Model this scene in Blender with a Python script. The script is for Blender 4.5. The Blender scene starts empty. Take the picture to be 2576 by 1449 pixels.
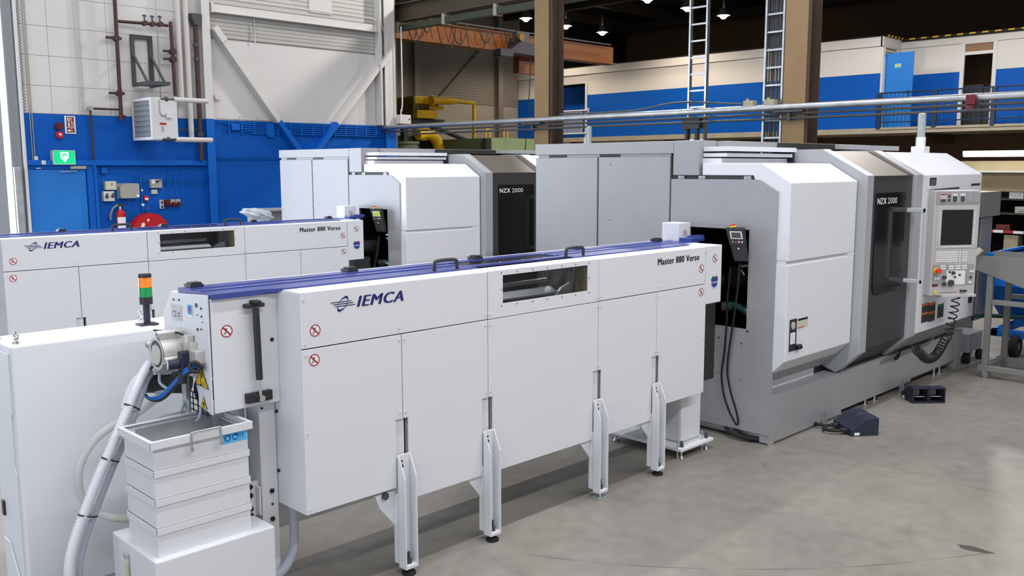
import bpy, bmesh, math, random
from mathutils import Vector, Matrix
random.seed(7)
scene = bpy.context.scene
COL = scene.collection

# ------------------------------------------------------------------ camera
YAW, PITCH, ROLL = math.radians(45.2866), math.radians(7.6553), math.radians(-0.12295)
cam_data = bpy.data.cameras.new('camera')
cam_data.sensor_fit = 'HORIZONTAL'; cam_data.sensor_width = 36.0
cam_data.lens = 2282.1 * 36.0 / 2576.0
cam_data.clip_start = 0.05; cam_data.clip_end = 300
cam = bpy.data.objects.new('camera', cam_data); COL.objects.link(cam)
fw = Vector((math.cos(YAW)*math.cos(PITCH), math.sin(YAW)*math.cos(PITCH), -math.sin(PITCH)))
rt = Vector((math.sin(YAW), -math.cos(YAW), 0)); up = rt.cross(fw)
r2 = rt*math.cos(ROLL) + up*math.sin(ROLL); u2 = -rt*math.sin(ROLL) + up*math.cos(ROLL)
m3 = Matrix((r2, u2, -fw)).transposed()
cam.matrix_world = Matrix.Translation((0, 0, 2.2)) @ m3.to_4x4()
scene.camera = cam

# ------------------------------------------------------------------ world, daylight, exposure
world = bpy.data.worlds.new('world'); scene.world = world; world.use_nodes = True
bg = world.node_tree.nodes['Background']
bg.inputs[0].default_value = (0.80, 0.90, 1.0, 1); bg.inputs[1].default_value = 1.0
scene.view_settings.view_transform = 'Standard'; scene.view_settings.look = 'None'
scene.view_settings.gamma = 1.0; scene.view_settings.use_curve_mapping = False
scene.view_settings.exposure = 0.22

def area(name, loc, target, sx, sy, power, color, spread=180):
    L = bpy.data.lights.new(name, 'AREA'); L.shape = 'RECTANGLE'; L.size = sx; L.size_y = sy
    L.energy = power; L.color = color; L.spread = math.radians(spread)
    o = bpy.data.objects.new(name, L); COL.objects.link(o); o.location = loc
    d = Vector(target) - Vector(loc)
    o.rotation_euler = d.to_track_quat('-Z', 'Y').to_euler()
    return o
# rooflights over the machine bay (above and behind the frame), yard gate daylight, plus an added fill at the -X end
for ry, rx, rl, pw in ((-2.6, 5.0, 14.0, 720), (2.5, 5.0, 14.0, 560), (7.6, 4.6, 11.0, 340), (12.7, 5.6, 8.0, 130)):   # lamp rows every 5.1 m
    area('rooflight', (rx, ry, 7.9), (rx, ry, 0), rl, 0.3, pw, (0.97, 0.965, 1.0))
area('gate_or_fill_light', (1.2, 14.5, 2.4), (3.2, 8.0, 1.0), 5.4, 4.6, 640, (0.80, 0.88, 1.0))
area('gate_or_fill_light', (-7.9, 1.5, 2.9), (4.0, 5.0, 1.4), 13.0, 5.4, 290, (0.80, 0.88, 1.0))  # cool fill from an unseen opening added in the end wall

# ------------------------------------------------------------------ materials
MATS = {}
def mat(name, col, rough=0.5, metal=0.0, var=0.0, scale=4.0, bump=0.0, bscale=60.0, emit=None, estr=0.0, alpha=1.0, coat=0.0, trans=0.0, ior=1.45, spec=0.5):
    m = bpy.data.materials.new(name); m.use_nodes = True
    nt = m.node_tree; b = nt.nodes['Principled BSDF']
    b.inputs['Base Color'].default_value = (*col, 1); b.inputs['Roughness'].default_value = rough
    b.inputs['Metallic'].default_value = metal; b.inputs['IOR'].default_value = ior
    b.inputs['Specular IOR Level'].default_value = spec
    b.inputs['Coat Weight'].default_value = coat; b.inputs['Coat Roughness'].default_value = 0.12
    b.inputs['Transmission Weight'].default_value = trans
    b.inputs['Alpha'].default_value = alpha
    if emit:
        b.inputs['Emission Color'].default_value = (*emit, 1); b.inputs['Emission Strength'].default_value = estr
    tc = nt.nodes.new('ShaderNodeTexCoord')
    if var > 0:
        n = nt.nodes.new('ShaderNodeTexNoise'); n.inputs['Scale'].default_value = scale; n.inputs['Detail'].default_value = 6
        r = nt.nodes.new('ShaderNodeMapRange'); r.inputs['From Min'].default_value = 0.3; r.inputs['From Max'].default_value = 0.7
        r.inputs['To Min'].default_value = 1 - var; r.inputs['To Max'].default_value = 1 + var
        mx = nt.nodes.new('ShaderNodeVectorMath'); mx.operation = 'SCALE'
        mx.inputs[0].default_value = col
        nt.links.new(tc.outputs['Object'], n.inputs['Vector']); nt.links.new(n.outputs['Fac'], r.inputs['Value'])
        nt.links.new(r.outputs[0], mx.inputs['Scale']); nt.links.new(mx.outputs[0], b.inputs['Base Color'])
    if bump > 0:
        n2 = nt.nodes.new('ShaderNodeTexNoise'); n2.inputs['Scale'].default_value = bscale; n2.inputs['Detail'].default_value = 3
        bp = nt.nodes.new('ShaderNodeBump'); bp.inputs['Strength'].default_value = bump; bp.inputs['Distance'].default_value = 0.004
        nt.links.new(tc.outputs['Object'], n2.inputs['Vector']); nt.links.new(n2.outputs['Fac'], bp.inputs['Height'])
        nt.links.new(bp.outputs[0], b.inputs['Normal'])
    MATS[name] = m; return m

mat('feeder_white', (0.675, 0.685, 0.715), 0.42, bump=0.03, bscale=400)
mat('cabinet_white', (0.72, 0.74, 0.77), 0.45, bump=0.03, bscale=300)
mat('lathe_white', (0.70, 0.71, 0.745), 0.38)
mat('lathe_grey', (0.33, 0.33, 0.345), 0.45, 0.08, var=0.03, scale=3, bump=0.03, bscale=500)
mat('lathe_silver', (0.40, 0.415, 0.43), 0.40, 0.15)
mat('lathe_door', (0.060, 0.058, 0.062), 0.45, 0.2)
mat('door_grey_lit', (0.15, 0.135, 0.115), 0.5, 0.25)  # the door's dark grey, lightened for the reflection on its sloped top
mat('black_glass', (0.006, 0.007, 0.008), 0.12, spec=0.45)
mat('black', (0.010, 0.010, 0.011), 0.5)
mat('black_plastic', (0.022, 0.022, 0.026), 0.48)
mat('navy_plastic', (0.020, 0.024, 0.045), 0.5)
mat('dark_void', (0.006, 0.007, 0.007), 0.8, spec=0.1)
mat('rubber', (0.012, 0.012, 0.012), 0.8)
mat('blue_lid', (0.040, 0.062, 0.27), 0.28, coat=0.3)
mat('navy_print', (0.015, 0.014, 0.13), 0.5)
mat('black_print', (0.010, 0.010, 0.016), 0.5)
mat('white_print', (0.80, 0.80, 0.80), 0.5)
mat('grey_print', (0.35, 0.36, 0.38), 0.5)
mat('red_print', (0.38, 0.020, 0.030), 0.5)
mat('brown_red_print', (0.20, 0.035, 0.025), 0.5)
mat('green_print', (0.012, 0.16, 0.07), 0.5)
mat('orange_print', (0.50, 0.12, 0.03), 0.5)
mat('yellow_print', (0.75, 0.47, 0.01), 0.5)
mat('sky_print', (0.10, 0.50, 0.85), 0.5)
mat('blue_print', (0.01, 0.10, 0.42), 0.5)
mat('emblem_blue', (0.012, 0.045, 0.24), 0.5)
mat('chrome', (0.75, 0.76, 0.78), 0.14, 1.0)
mat('aluminium', (0.62, 0.60, 0.57), 0.34, 1.0)
mat('galvanised', (0.45, 0.47, 0.48), 0.42, 0.9, var=0.15, scale=8)
mat('zinc', (0.55, 0.60, 0.62), 0.35, 0.8)
mat('hose_white', (0.70, 0.72, 0.76), 0.42)
mat('hose_grey', (0.42, 0.46, 0.54), 0.30)
mat('hose_clear', (0.62, 0.66, 0.62), 0.2, alpha=0.55)
mat('hose_teal', (0.012, 0.06, 0.055), 0.25)
mat('tube_blue', (0.02, 0.16, 0.60), 0.35)
mat('oil', (0.45, 0.30, 0.02), 0.2)
mat('level_yellow', (0.62, 0.60, 0.04), 0.3)
mat('lens_orange', (0.80, 0.22, 0.02), 0.2, emit=(1.0, 0.25, 0.02), estr=0.12)
mat('lens_green', (0.01, 0.27, 0.07), 0.2, emit=(0.0, 0.4, 0.1), estr=0.05)
mat('lens_clear', (0.38, 0.41, 0.42), 0.10, alpha=0.8)
mat('handle_silver', (0.55, 0.57, 0.58), 0.35, 0.1)
mat('red_button', (0.75, 0.04, 0.02), 0.35)
mat('yellow_button', (0.75, 0.55, 0.03), 0.4)
mat('panel_beige', (0.46, 0.44, 0.43), 0.5)
mat('panel_grey', (0.30, 0.30, 0.31), 0.5)
mat('key_white', (0.70, 0.70, 0.70), 0.5)
mat('lcd_green', (0.30, 0.42, 0.02), 0.3, emit=(0.45, 0.60, 0.05), estr=0.25)
mat('lcd_off', (0.05, 0.055, 0.05), 0.3)
mat('wall_white', (0.60, 0.585, 0.57), 0.75, var=0.05, scale=0.8, bump=0.08, bscale=40)
mat('joint_grey', (0.46, 0.45, 0.44), 0.85)
mat('siding_white', (0.50, 0.49, 0.46), 0.55, var=0.06, scale=1.0)
mat('wall_blue', (0.001, 0.088, 0.42), 0.6, spec=0.2, var=0.05, scale=1.5, bump=0.08, bscale=30)
mat('door_blue', (0.008, 0.17, 0.56), 0.45, var=0.03, scale=1.2)
mat('beam_blue', (0.002, 0.11, 0.48), 0.55, spec=0.25)
mat('steel_white', (0.60, 0.585, 0.56), 0.5, var=0.04, scale=2)
mat('pipe_white', (0.55, 0.53, 0.50), 0.5)
mat('pipe_rust', (0.055, 0.021, 0.019), 0.55)
mat('iron_dark', (0.055, 0.058, 0.062), 0.55)
mat('heater_white', (0.62, 0.62, 0.62), 0.45)
mat('louvre_grey', (0.24, 0.255, 0.27), 0.5, 0.3)
mat('sign_green', (0.0, 0.38, 0.14), 0.4, emit=(0.0, 0.75, 0.30), estr=0.55)
mat('sign_white', (0.85, 0.88, 0.86), 0.4, emit=(0.9, 1.0, 0.95), estr=0.9)
mat('red_paint', (0.50, 0.012, 0.018), 0.35)
mat('dark_red', (0.11, 0.008, 0.012), 0.4)
mat('box_cream', (0.55, 0.53, 0.42), 0.5)
mat('box_grey', (0.34, 0.33, 0.30), 0.5)
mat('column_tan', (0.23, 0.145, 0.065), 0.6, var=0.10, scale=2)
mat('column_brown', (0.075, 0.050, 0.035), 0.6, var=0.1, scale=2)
mat('beam_brown', (0.060, 0.046, 0.030), 0.6, var=0.1, scale=1.5)
mat('beam_green', (0.035, 0.045, 0.030), 0.5)
mat('roof_dark', (0.008, 0.0065, 0.005), 0.8)
mat('roof_strip_lit', (0.42, 0.29, 0.14), 0.7)  # pale colour stands in for lamplight on the brown beams
mat('crane_orange', (0.17, 0.050, 0.006), 0.5, var=0.08, scale=2)
mat('far_siding', (0.105, 0.094, 0.080), 0.6)
mat('far_wall', (0.17, 0.155, 0.135), 0.8)
mat('office_white', (0.62, 0.60, 0.57), 0.75, bump=0.05, bscale=25)
mat('office_blue', (0.001, 0.085, 0.42), 0.6, spec=0.2, bump=0.06, bscale=25)
mat('slab_concrete', (0.36, 0.32, 0.24), 0.8, var=0.1, scale=3)
mat('rail_navy', (0.010, 0.030, 0.075), 0.4)
mat('rail_white', (0.55, 0.56, 0.60), 0.4)
mat('room_brown', (0.25, 0.15, 0.08), 0.8)
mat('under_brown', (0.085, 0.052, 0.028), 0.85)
mat('beige_board', (0.28, 0.235, 0.14), 0.7, var=0.06, scale=2)
mat('tube_light', (1, 1, 1), 0.4, emit=(1.0, 0.96, 0.90), estr=4.0)
mat('lamp_glow', (1, 1, 1), 0.4, emit=(1.0, 0.93, 0.84), estr=40.0)
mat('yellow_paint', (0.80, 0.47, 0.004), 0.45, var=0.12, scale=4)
mat('yellow_dark', (0.16, 0.095, 0.015), 0.5, var=0.15, scale=4)  # pump yellow darkened for its shaded side face
mat('green_paint', (0.105, 0.135, 0.075), 0.55, var=0.12, scale=2.5)
mat('green_lit', (0.26, 0.33, 0.16), 0.55, var=0.06, scale=2)  # the tank's green lightened for its lit front face
mat('cart_grey', (0.26, 0.255, 0.24), 0.45, 0.3)
mat('skip_blue', (0.004, 0.13, 0.52), 0.45)
mat('bag_white', (0.62, 0.66, 0.70), 0.35, alpha=0.85)
mat('machine_dark', (0.030, 0.032, 0.030), 0.6)
mat('yard_wall', (0.72, 0.72, 0.74), 0.8)
mat('floor_mark', (0.06, 0.045, 0.03), 0.7, alpha=0.20)
mat('floor_stain', (0.05, 0.04, 0.03), 0.7, alpha=0.55)
mat('screw_white', (0.66, 0.66, 0.66), 0.3, 0.2)
mat('cast_alu', (0.62, 0.60, 0.58), 0.45, 0.55)
mat('pane', (0.05, 0.05, 0.05), 0.05, alpha=0.2)
mat('yard_ground', (0.40, 0.40, 0.41), 0.9)

def floor_material():
    m = bpy.data.materials.new('concrete_floor'); m.use_nodes = True; nt = m.node_tree; N = nt.nodes; Lk = nt.links
    b = N['Principled BSDF']; tc = N.new('ShaderNodeTexCoord')
    n1 = N.new('ShaderNodeTexNoise'); n1.inputs['Scale'].default_value = 0.55; n1.inputs['Detail'].default_value = 8; n1.inputs['Roughness'].default_value = 0.6
    n2 = N.new('ShaderNodeTexNoise'); n2.inputs['Scale'].default_value = 9; n2.inputs['Detail'].default_value = 6
    n3 = N.new('ShaderNodeTexNoise'); n3.inputs['Scale'].default_value = 1.7; n3.inputs['Detail'].default_value = 10; n3.inputs['Distortion'].default_value = 1.2
    for n in (n1, n2, n3): Lk.new(tc.outputs['Object'], n.inputs['Vector'])
    cr = N.new('ShaderNodeValToRGB'); e = cr.color_ramp.elements
    e[0].position = 0.32; e[0].color = (0.180, 0.167, 0.145, 1); e[1].position = 0.72; e[1].color = (0.290, 0.270, 0.236, 1)
    Lk.new(n1.outputs['Fac'], cr.inputs[0])
    mr = N.new('ShaderNodeMapRange'); mr.inputs['From Min'].default_value = 0.3; mr.inputs['From Max'].default_value = 0.7; mr.inputs['To Min'].default_value = 0.90; mr.inputs['To Max'].default_value = 1.08
    Lk.new(n2.outputs['Fac'], mr.inputs['Value'])
    mr3 = N.new('ShaderNodeMapRange'); mr3.inputs['From Min'].default_value = 0.62; mr3.inputs['From Max'].default_value = 0.74; mr3.inputs['To Min'].default_value = 1.0; mr3.inputs['To Max'].default_value = 0.80
    Lk.new(n3.outputs['Fac'], mr3.inputs['Value'])
    mu = N.new('ShaderNodeMath'); mu.operation = 'MULTIPLY'; Lk.new(mr.outputs[0], mu.inputs[0]); Lk.new(mr3.outputs[0], mu.inputs[1])
    vs = N.new('ShaderNodeVectorMath'); vs.operation = 'SCALE'; Lk.new(cr.outputs[0], vs.inputs[0]); Lk.new(mu.outputs[0], vs.inputs['Scale'])
    Lk.new(vs.outputs[0], b.inputs['Base Color'])
    rr = N.new('ShaderNodeMapRange'); rr.inputs['To Min'].default_value = 0.30; rr.inputs['To Max'].default_value = 0.50
    Lk.new(n3.outputs['Fac'], rr.inputs['Value']); Lk.new(rr.outputs[0], b.inputs['Roughness'])
    bp = N.new('ShaderNodeBump'); bp.inputs['Strength'].default_value = 0.05; bp.inputs['Distance'].default_value = 0.01
    Lk.new(n2.outputs['Fac'], bp.inputs['Height']); Lk.new(bp.outputs[0], b.inputs['Normal'])
    b.inputs['Specular IOR Level'].default_value = 0.30
    MATS['concrete_floor'] = m
floor_material()

def brick_bump(name, scale, strength):
    nt = MATS[name].node_tree; N = nt.nodes; b = N['Principled BSDF']
    tc = N.new('ShaderNodeTexCoord'); mp = N.new('ShaderNodeMapping'); mp.inputs['Rotation'].default_value = (math.radians(90), 0, 0)
    br = N.new('ShaderNodeTexBrick'); br.inputs['Scale'].default_value = scale; br.inputs['Mortar Size'].default_value = 0.025
    bp = N.new('ShaderNodeBump'); bp.inputs['Strength'].default_value = strength; bp.inputs['Distance'].default_value = 0.01; bp.invert = True
    nt.links.new(tc.outputs['Object'], mp.inputs['Vector']); nt.links.new(mp.outputs[0], br.inputs['Vector'])
    nt.links.new(br.outputs['Fac'], bp.inputs['Height']); nt.links.new(bp.outputs[0], b.inputs['Normal'])
brick_bump('wall_blue', 4.0, 0.35); brick_bump('yard_wall', 4.0, 0.5)

# ------------------------------------------------------------------ mesh helpers
ORG = {}
class MB:
    def __init__(s): s.v = []; s.f = []; s.m = []; s.s = []
    def add(s, vs, fs, m=0, smooth=False):
        o = len(s.v); s.v += [tuple(p) for p in vs]
        for f in fs: s.f.append([i+o for i in f]); s.m.append(m); s.s.append(smooth)
        return s
    def box(s, x0, x1, y0, y1, z0, z1, m=0):
        return s.add([(x0,y0,z0),(x1,y0,z0),(x1,y1,z0),(x0,y1,z0),(x0,y0,z1),(x1,y0,z1),(x1,y1,z1),(x0,y1,z1)],
            [(0,3,2,1),(4,5,6,7),(0,1,5,4),(1,2,6,5),(2,3,7,6),(3,0,4,7)], m)
    def prism(s, ax, poly, a, b, m=0):
        def P(u, w, t): return {'x': (t,u,w), 'y': (u,t,w), 'z': (u,w,t)}[ax]
        n = len(poly); vs = [P(u,w,a) for u,w in poly] + [P(u,w,b) for u,w in poly]
        fs = [list(range(n))[::-1], list(range(n, 2*n))] + [(i, (i+1)%n, n+(i+1)%n, n+i) for i in range(n)]
        return s.add(vs, fs, m)
    def cyl(s, p0, p1, r, n=14, r2=None, m=0, caps=True):
        p0 = Vector(p0); p1 = Vector(p1); r2 = r if r2 is None else r2
        d = (p1-p0).normalized(); a = d.orthogonal().normalized(); b = d.cross(a)
        c = [(math.cos(2*math.pi*i/n), math.sin(2*math.pi*i/n)) for i in range(n)]
        R0 = [p0 + (a*x+b*y)*r for x,y in c]; R1 = [p1 + (a*x+b*y)*r2 for x,y in c]
        s.add(R0+R1, [(i, (i+1)%n, n+(i+1)%n, n+i) for i in range(n)], m, True)
        if caps: s.add(R0, [list(range(n))[::-1]], m); s.add(R1, [list(range(n))], m)
        return s
    def tube(s, pts, r, n=8, m=0, caps=True, radii=None):
        pts = [Vector(p) for p in pts]; k = len(pts)
        t = [(pts[min(i+1,k-1)]-pts[max(i-1,0)]).normalized() for i in range(k)]
        a = t[0].orthogonal().normalized(); vs = []
        for i in range(k):
            a = (a - t[i]*a.dot(t[i])).normalized(); b = t[i].cross(a)
            rr = radii[i] if radii else r
            vs += [pts[i] + (a*math.cos(2*math.pi*j/n) + b*math.sin(2*math.pi*j/n))*rr for j in range(n)]
        fs = [(i*n+j, i*n+(j+1)%n, (i+1)*n+(j+1)%n, (i+1)*n+j) for i in range(k-1) for j in range(n)]
        s.add(vs, fs, m, True)
        if caps: s.add(vs[:n], [list(range(n))[::-1]], m); s.add(vs[-n:], [list(range(n))], m)
        return s
    def disc(s, c, n, r, m=0, k=24, e=None):   # flat disc, normal n, or annulus e..r
        c = Vector(c); n = Vector(n).normalized(); a = Vector((0,0,1)) if abs(n.z) < .9 else Vector((1,0,0))
        b = a.cross(n).normalized(); a = n.cross(b)
        cs = [(a*math.cos(2*math.pi*i/k)+b*math.sin(2*math.pi*i/k)) for i in range(k)]
        if e is None: return s.add([c+q*r for q in cs], [list(range(k))], m)
        return s.add([c+q*r for q in cs]+[c+q*e for q in cs], [(i,(i+1)%k,k+(i+1)%k,k+i) for i in range(k)], m)
    def bar(s, p0, p1, w, h, m=0, upv=(0,0,1)):
        p0 = Vector(p0); p1 = Vector(p1); d = (p1-p0).normalized(); a = d.cross(Vector(upv))
        if a.length < 1e-4: a = d.cross(Vector((1,0,0)))
        a.normalize(); b = a.cross(d)
        vs = [p+a*x*w/2+b*y*h/2 for p in (p0,p1) for x,y in ((-1,-1),(1,-1),(1,1),(-1,1))]
        return s.add(vs, [(0,1,2,3),(7,6,5,4),(0,4,5,1),(1,5,6,2),(2,6,7,3),(3,7,4,0)], m)
    def build(s, name, mats, parent=None, loc=None, bevel=0.0, seg=2):
        if isinstance(mats, str): mats = [mats]
        if parent is not None: org = ORG[parent.name]
        elif loc is not None: org = Vector(loc)
        else:
            xs = [p[0] for p in s.v]; ys = [p[1] for p in s.v]; zs = [p[2] for p in s.v]
            org = Vector(((min(xs)+max(xs))/2, (min(ys)+max(ys))/2, min(zs)))
        me = bpy.data.meshes.new(name)
        me.from_pydata([(p[0]-org.x, p[1]-org.y, p[2]-org.z) for p in s.v], [], s.f)
        for q in mats: me.materials.append(MATS[q])
        me.polygons.foreach_set('material_index', s.m); me.polygons.foreach_set('use_smooth', s.s)
        bm = bmesh.new(); bm.from_mesh(me); bmesh.ops.recalc_face_normals(bm, faces=bm.faces); bm.to_mesh(me); bm.free()
        o = bpy.data.objects.new(name, me); COL.objects.link(o)
        if parent is not None: o.parent = parent
        else: o.location = org
        ORG[o.name] = org
        if bevel > 0:
            bv = o.modifiers.new('bevel', 'BEVEL'); bv.width = bevel; bv.segments = seg; bv.limit_method = 'ANGLE'; bv.angle_limit = math.radians(40)
        return o

def tag(o, label=None, cat=None, group=None, kind=None):
    if label: o['label'] = label
    if cat: o['category'] = cat
    if group: o['group'] = group
    if kind: o['kind'] = kind
    return o
def thing(name, label, cat, loc, group=None):
    o = bpy.data.objects.new(name, None); COL.objects.link(o); o.location = loc; o.empty_display_size = 0.2
    ORG[o.name] = Vector(loc); return tag(o, label, cat, group)
def single(name, mb, mats, label, cat, group=None, bevel=0.0, seg=2):
    return tag(mb.build(name, mats, bevel=bevel, seg=seg), label, cat, group)
def struct(name, mb, mats, parent=None, bevel=0.0):
    o = mb.build(name, mats, parent, bevel=bevel)
    if parent is None: o['kind'] = 'structure'
    return o
def copy_tree(o, parent=None, off=None):
    c = o.copy(); COL.objects.link(c)
    if parent is not None: c.parent = parent
    else: c.location = Vector(o.location) + Vector(off)
    ORG[c.name] = ORG[o.name] + Vector(off or (0,0,0))
    for ch in list(o.children): copy_tree(ch, c, off)
    return c
def box(*a, m=0): return MB().box(*a, m=m)
def smooth_path(pts, step=0.02):
    P = [Vector(p) for p in pts]; P = [P[0]*2-P[1]] + P + [P[-1]*2-P[-2]]; out = []
    for i in range(1, len(P)-2):
        n = max(2, int((P[i+1]-P[i]).length/step))
        for k in range(n):
            t = k/n; a,b,c,d = P[i-1],P[i],P[i+1],P[i+2]
            out.append(0.5*((2*b)+(c-a)*t+(2*a-5*b+4*c-d)*t*t+(3*b-a-3*c+d)*t**3))
    out.append(P[-2]); return out
def ribbed(pts, r, pitch=0.012, n=10, amp=0.10, mb=None, m=0):
    p = smooth_path(pts, pitch/2); mb = mb or MB()
    return mb.tube(p, r, n, m, radii=[r*(1+amp*(1 if i % 2 else -1)) for i in range(len(p))])
def text(mb, body, origin, w, h, face='-y', m=0, shear=0.0, bold=0.0, angle=0):
    cu = bpy.data.curves.new('t', 'FONT'); cu.body = body; cu.shear = shear; cu.resolution_u = 3; cu.fill_mode = 'FRONT'; cu.space_character = 1.0+bold
    o = bpy.data.objects.new('t', cu); COL.objects.link(o); bpy.context.view_layer.update()
    me = bpy.data.meshes.new_from_object(o.evaluated_get(bpy.context.evaluated_depsgraph_get()))
    vs = [v.co.copy() for v in me.vertices]; fs = [list(p.vertices) for p in me.polygons]
    bpy.data.objects.remove(o); bpy.data.curves.remove(cu); bpy.data.meshes.remove(me)
    x0 = min(v.x for v in vs); x1 = max(v.x for v in vs); y0 = min(v.y for v in vs); y1 = max(v.y for v in vs)
    O = Vector(origin); ax = {'-y': Vector((1,0,0)), '-x': Vector((0,-1,0))}[face]; nn = Vector((0,-1,0)) if face == '-y' else Vector((-1,0,0))
    k = 5 if bold else 1; sw = bold*(y1-y0); tot = x1-x0+sw    # heavier strokes: overlaid copies shifted sideways
    for i in range(k):
        d = sw*i/(k-1) if k > 1 else 0
        mb.add([O + nn*(i*.00002) + ax*((v.x-x0+d)/tot*w) + Vector((0,0,1))*((v.y-y0)/(y1-y0)*h) for v in vs], fs, m)
    return mb

# ================================================================== SETTING
fl = struct('floor', MB().box(-8, 34, -8, 14.4, -0.1, 0).box(10.9, 34, 14.4, 28, -0.1, 0), 'concrete_floor')
def mark(pts, w):
    mb = MB(); P_ = smooth_path([(x, y, .0006) for x, y in pts], .08)
    for i in range(len(P_)-1):
        d = (P_[i+1]-P_[i]).normalized(); a = Vector((-d.y, d.x, 0))*w*(.6+.4*math.sin(i*.9))
        mb.add([P_[i]-a, P_[i+1]-a, P_[i+1]+a, P_[i]+a], [(0,1,2,3)])
    return mb
mark([(6.43, 3.40), (6.526, 3.057), (6.50, 2.586), (6.48, 2.163), (6.466, 1.5)], .006).build('tyre_mark', 'floor_mark', fl)
mark([(3.527, 3.45), (3.729, 3.101), (3.989, 2.748), (4.358, 2.351), (4.793, 1.987), (5.4, 1.6)], .007).build('tyre_mark', 'floor_mark', fl)
st_ = [(5.41+.035*math.cos(a)*(1+.2*math.sin(3*a))-.01*math.sin(a), 1.665+.095*math.sin(a)*(1+.12*math.cos(5*a)), .0007) for a in [2*math.pi*i/24 for i in range(24)]]
MB().add(st_, [range(24)]).build('oil_stain', 'floor_stain', fl)
tag(MB().box(-14, 10.9, 14.4, 40, -0.14, -0.04).build('yard_ground', 'yard_ground'), kind='structure')
tag(MB().box(-14, 10.4, 21.0, 21.3, -0.1, 9).build('wall_yard', 'yard_wall'), kind='structure')
# roof: dark deck, joists, strips with lamplight put into their colour
roof = struct('ceiling', MB().box(-8, 34, -8, 14.4, 8.6, 8.8).box(10.9, 34, 14.4, 28, 8.6, 8.8), 'roof_dark')
for i, y in enumerate(range(2, 28, 3)):
    struct('joist', MB().box(11.2, 33, y, y+0.12, 8.25, 8.6).box(11.2, 33, y-0.05, y+0.17, 8.21, 8.25), 'beam_brown', roof)
for x in (14.0, 20.0, 26.0, 32.0):
    struct('roof_girder', MB().box(x, x+0.25, 0, 28, 7.95, 8.25), 'roof_dark', roof)
for y, x0, x1 in ((17.0, 12, 19), (20.2, 12, 20), (23.2, 13, 19), (14.2, 15, 23), (12.5, 16, 22), (18.6, 15, 21)):
    struct('deck_strip', MB().box(x0, x1, y, y+0.55, 8.17, 8.20), 'roof_strip_lit', roof)

# side and end walls behind the camera (the end wall at -X has an opening added for daylight)
struct('wall_front', box(-8, 34, -8.2, -8, 0, 8.6), 'wall_white')
struct('wall_end', MB().box(34, 34.2, -8, 28, 0, 8.6), 'under_brown')
struct('wall_gateside', MB().box(-8.2, -8, -8, 14.4, 5.8, 8.6).box(-8.2, -8, -8, -5, 0, 5.8).box(-8.2, -8, 8, 14.4, 0, 5.8), 'wall_white')
# left wall, plane Y = 14.2: painted panels with recessed joints
WY = 14.2
wl = struct('wall_left', MB().box(4.24, 10.86, WY+0.03, WY+0.25, 0, 8.6).box(-8, 4.24, WY, WY+0.25, 5.2, 8.6), 'wall_white')
xs = [4.26, 4.685, 5.52, 6.30, 7.03]; zs = [2.965, 3.36, 3.785, 4.20, 4.62, 5.04, 5.50]
for i in range(4):
    for j in range(6):
        struct('wall_panel', box(xs[i]+.0025, xs[i+1]-.0025, WY, WY+0.04, zs[j]+.0025, zs[j+1]-.0025), 'wall_white', wl)
struct('wall_panel', box(7.17, 10.52, WY, WY+0.04, 2.965, 4.265), 'wall_white', wl)
def siding(x0, x1, y, z0, z1, pitch, depth):
    mb = MB(); z = z0
    while z < z1-1e-3:
        t = min(z+pitch, z1); mb.prism('x', [(y, z+pitch*.12), (y+depth, z), (y+depth+.01, z), (y+depth+.01, t), (y, t-pitch*.02)], x0, x1); z = t
    return mb
struct('siding_band', siding(7.17, 10.55, WY-0.01, 4.29, 4.66, 0.062, 0.012), 'siding_white', wl)
struct('siding_band', siding(7.17, 10.55, WY-0.01, 4.82, 6.2, 0.075, 0.014), 'siding_white', wl)
struct('window_panel', box(9.04, 9.51, WY-.03, WY, 4.89, 6.2), 'wall_white', wl, bevel=.004)
struct('dado', box(4.26, 10.86, WY-0.012, WY+0.04, 0, 2.96), 'wall_blue', wl)
# steel frame on the left wall: columns, rail beams, diagonal braces (white above, blue below the paint line)
def two_tone(name, lab, cat, fn, **k):
    t = thing(name, lab, cat, (0, 0, 0)); fn(t); return t
def wall_column(x0, x1, lab):
    t = thing('steel_column', lab, 'column', ((x0+x1)/2, WY-.1, 0))
    for nm, m, a, b in (('upper_length', 'steel_white', 2.97, 8.4), ('lower_length', 'beam_blue', 0, 2.97)):
        mb = MB().box(x0, x1, WY-.16, WY-.145, a, b).box(x0, x1, WY-.035, WY-.02, a, b).box((x0+x1)/2-.006, (x0+x1)/2+.006, WY-.145, WY-.035, a, b)
        mb.build(nm, m, t)
    return t
wall_column(6.965, 7.10, 'white steel column on the left wall between heater pipes and diagonal brace')
tc_ = wall_column(10.56, 10.80, 'white steel corner column where left wall ends by the crane beam')
MB().box(10.44, 10.47, WY-.20, WY-.02, 2.97, 8.4).box(10.50, 10.515, WY-.12, WY-.02, 2.97, 8.4).build('stiffener', 'steel_white', tc_)
t = thing('wall_beam', 'white horizontal steel beam high on left wall above the diagonal braces', 'beam', (8.8, WY-.1, 4.68))
MB().box(7.19, 10.43, WY-.11, WY-.02, 4.68, 4.80).build('beam_body', 'steel_white', t, bevel=.004)
MB().box(7.2, 10.43, WY-.16, WY-.11, 4.665, 4.68).box(7.15, 7.19, WY-.14, WY-.02, 4.66, 4.82).build('beam_flange', 'steel_white', t)
tag(MB().tube([(7.2, WY-.14, 4.90), (10.3, WY-.14, 4.90), (10.5, WY-.14, 4.85), (10.56, WY-.14, 4.70)], .012, 6).build('conduit', 'pipe_white'), 'thin white conduit running along the top of the horizontal wall beam', 'conduit')
tag(MB().tube([(7.95, WY-.05, 4.72), (7.95, WY-.05, 4.25)], .012, 6).build('conduit', 'pipe_white'), 'short white vertical conduit below the horizontal wall beam', 'conduit')
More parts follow.
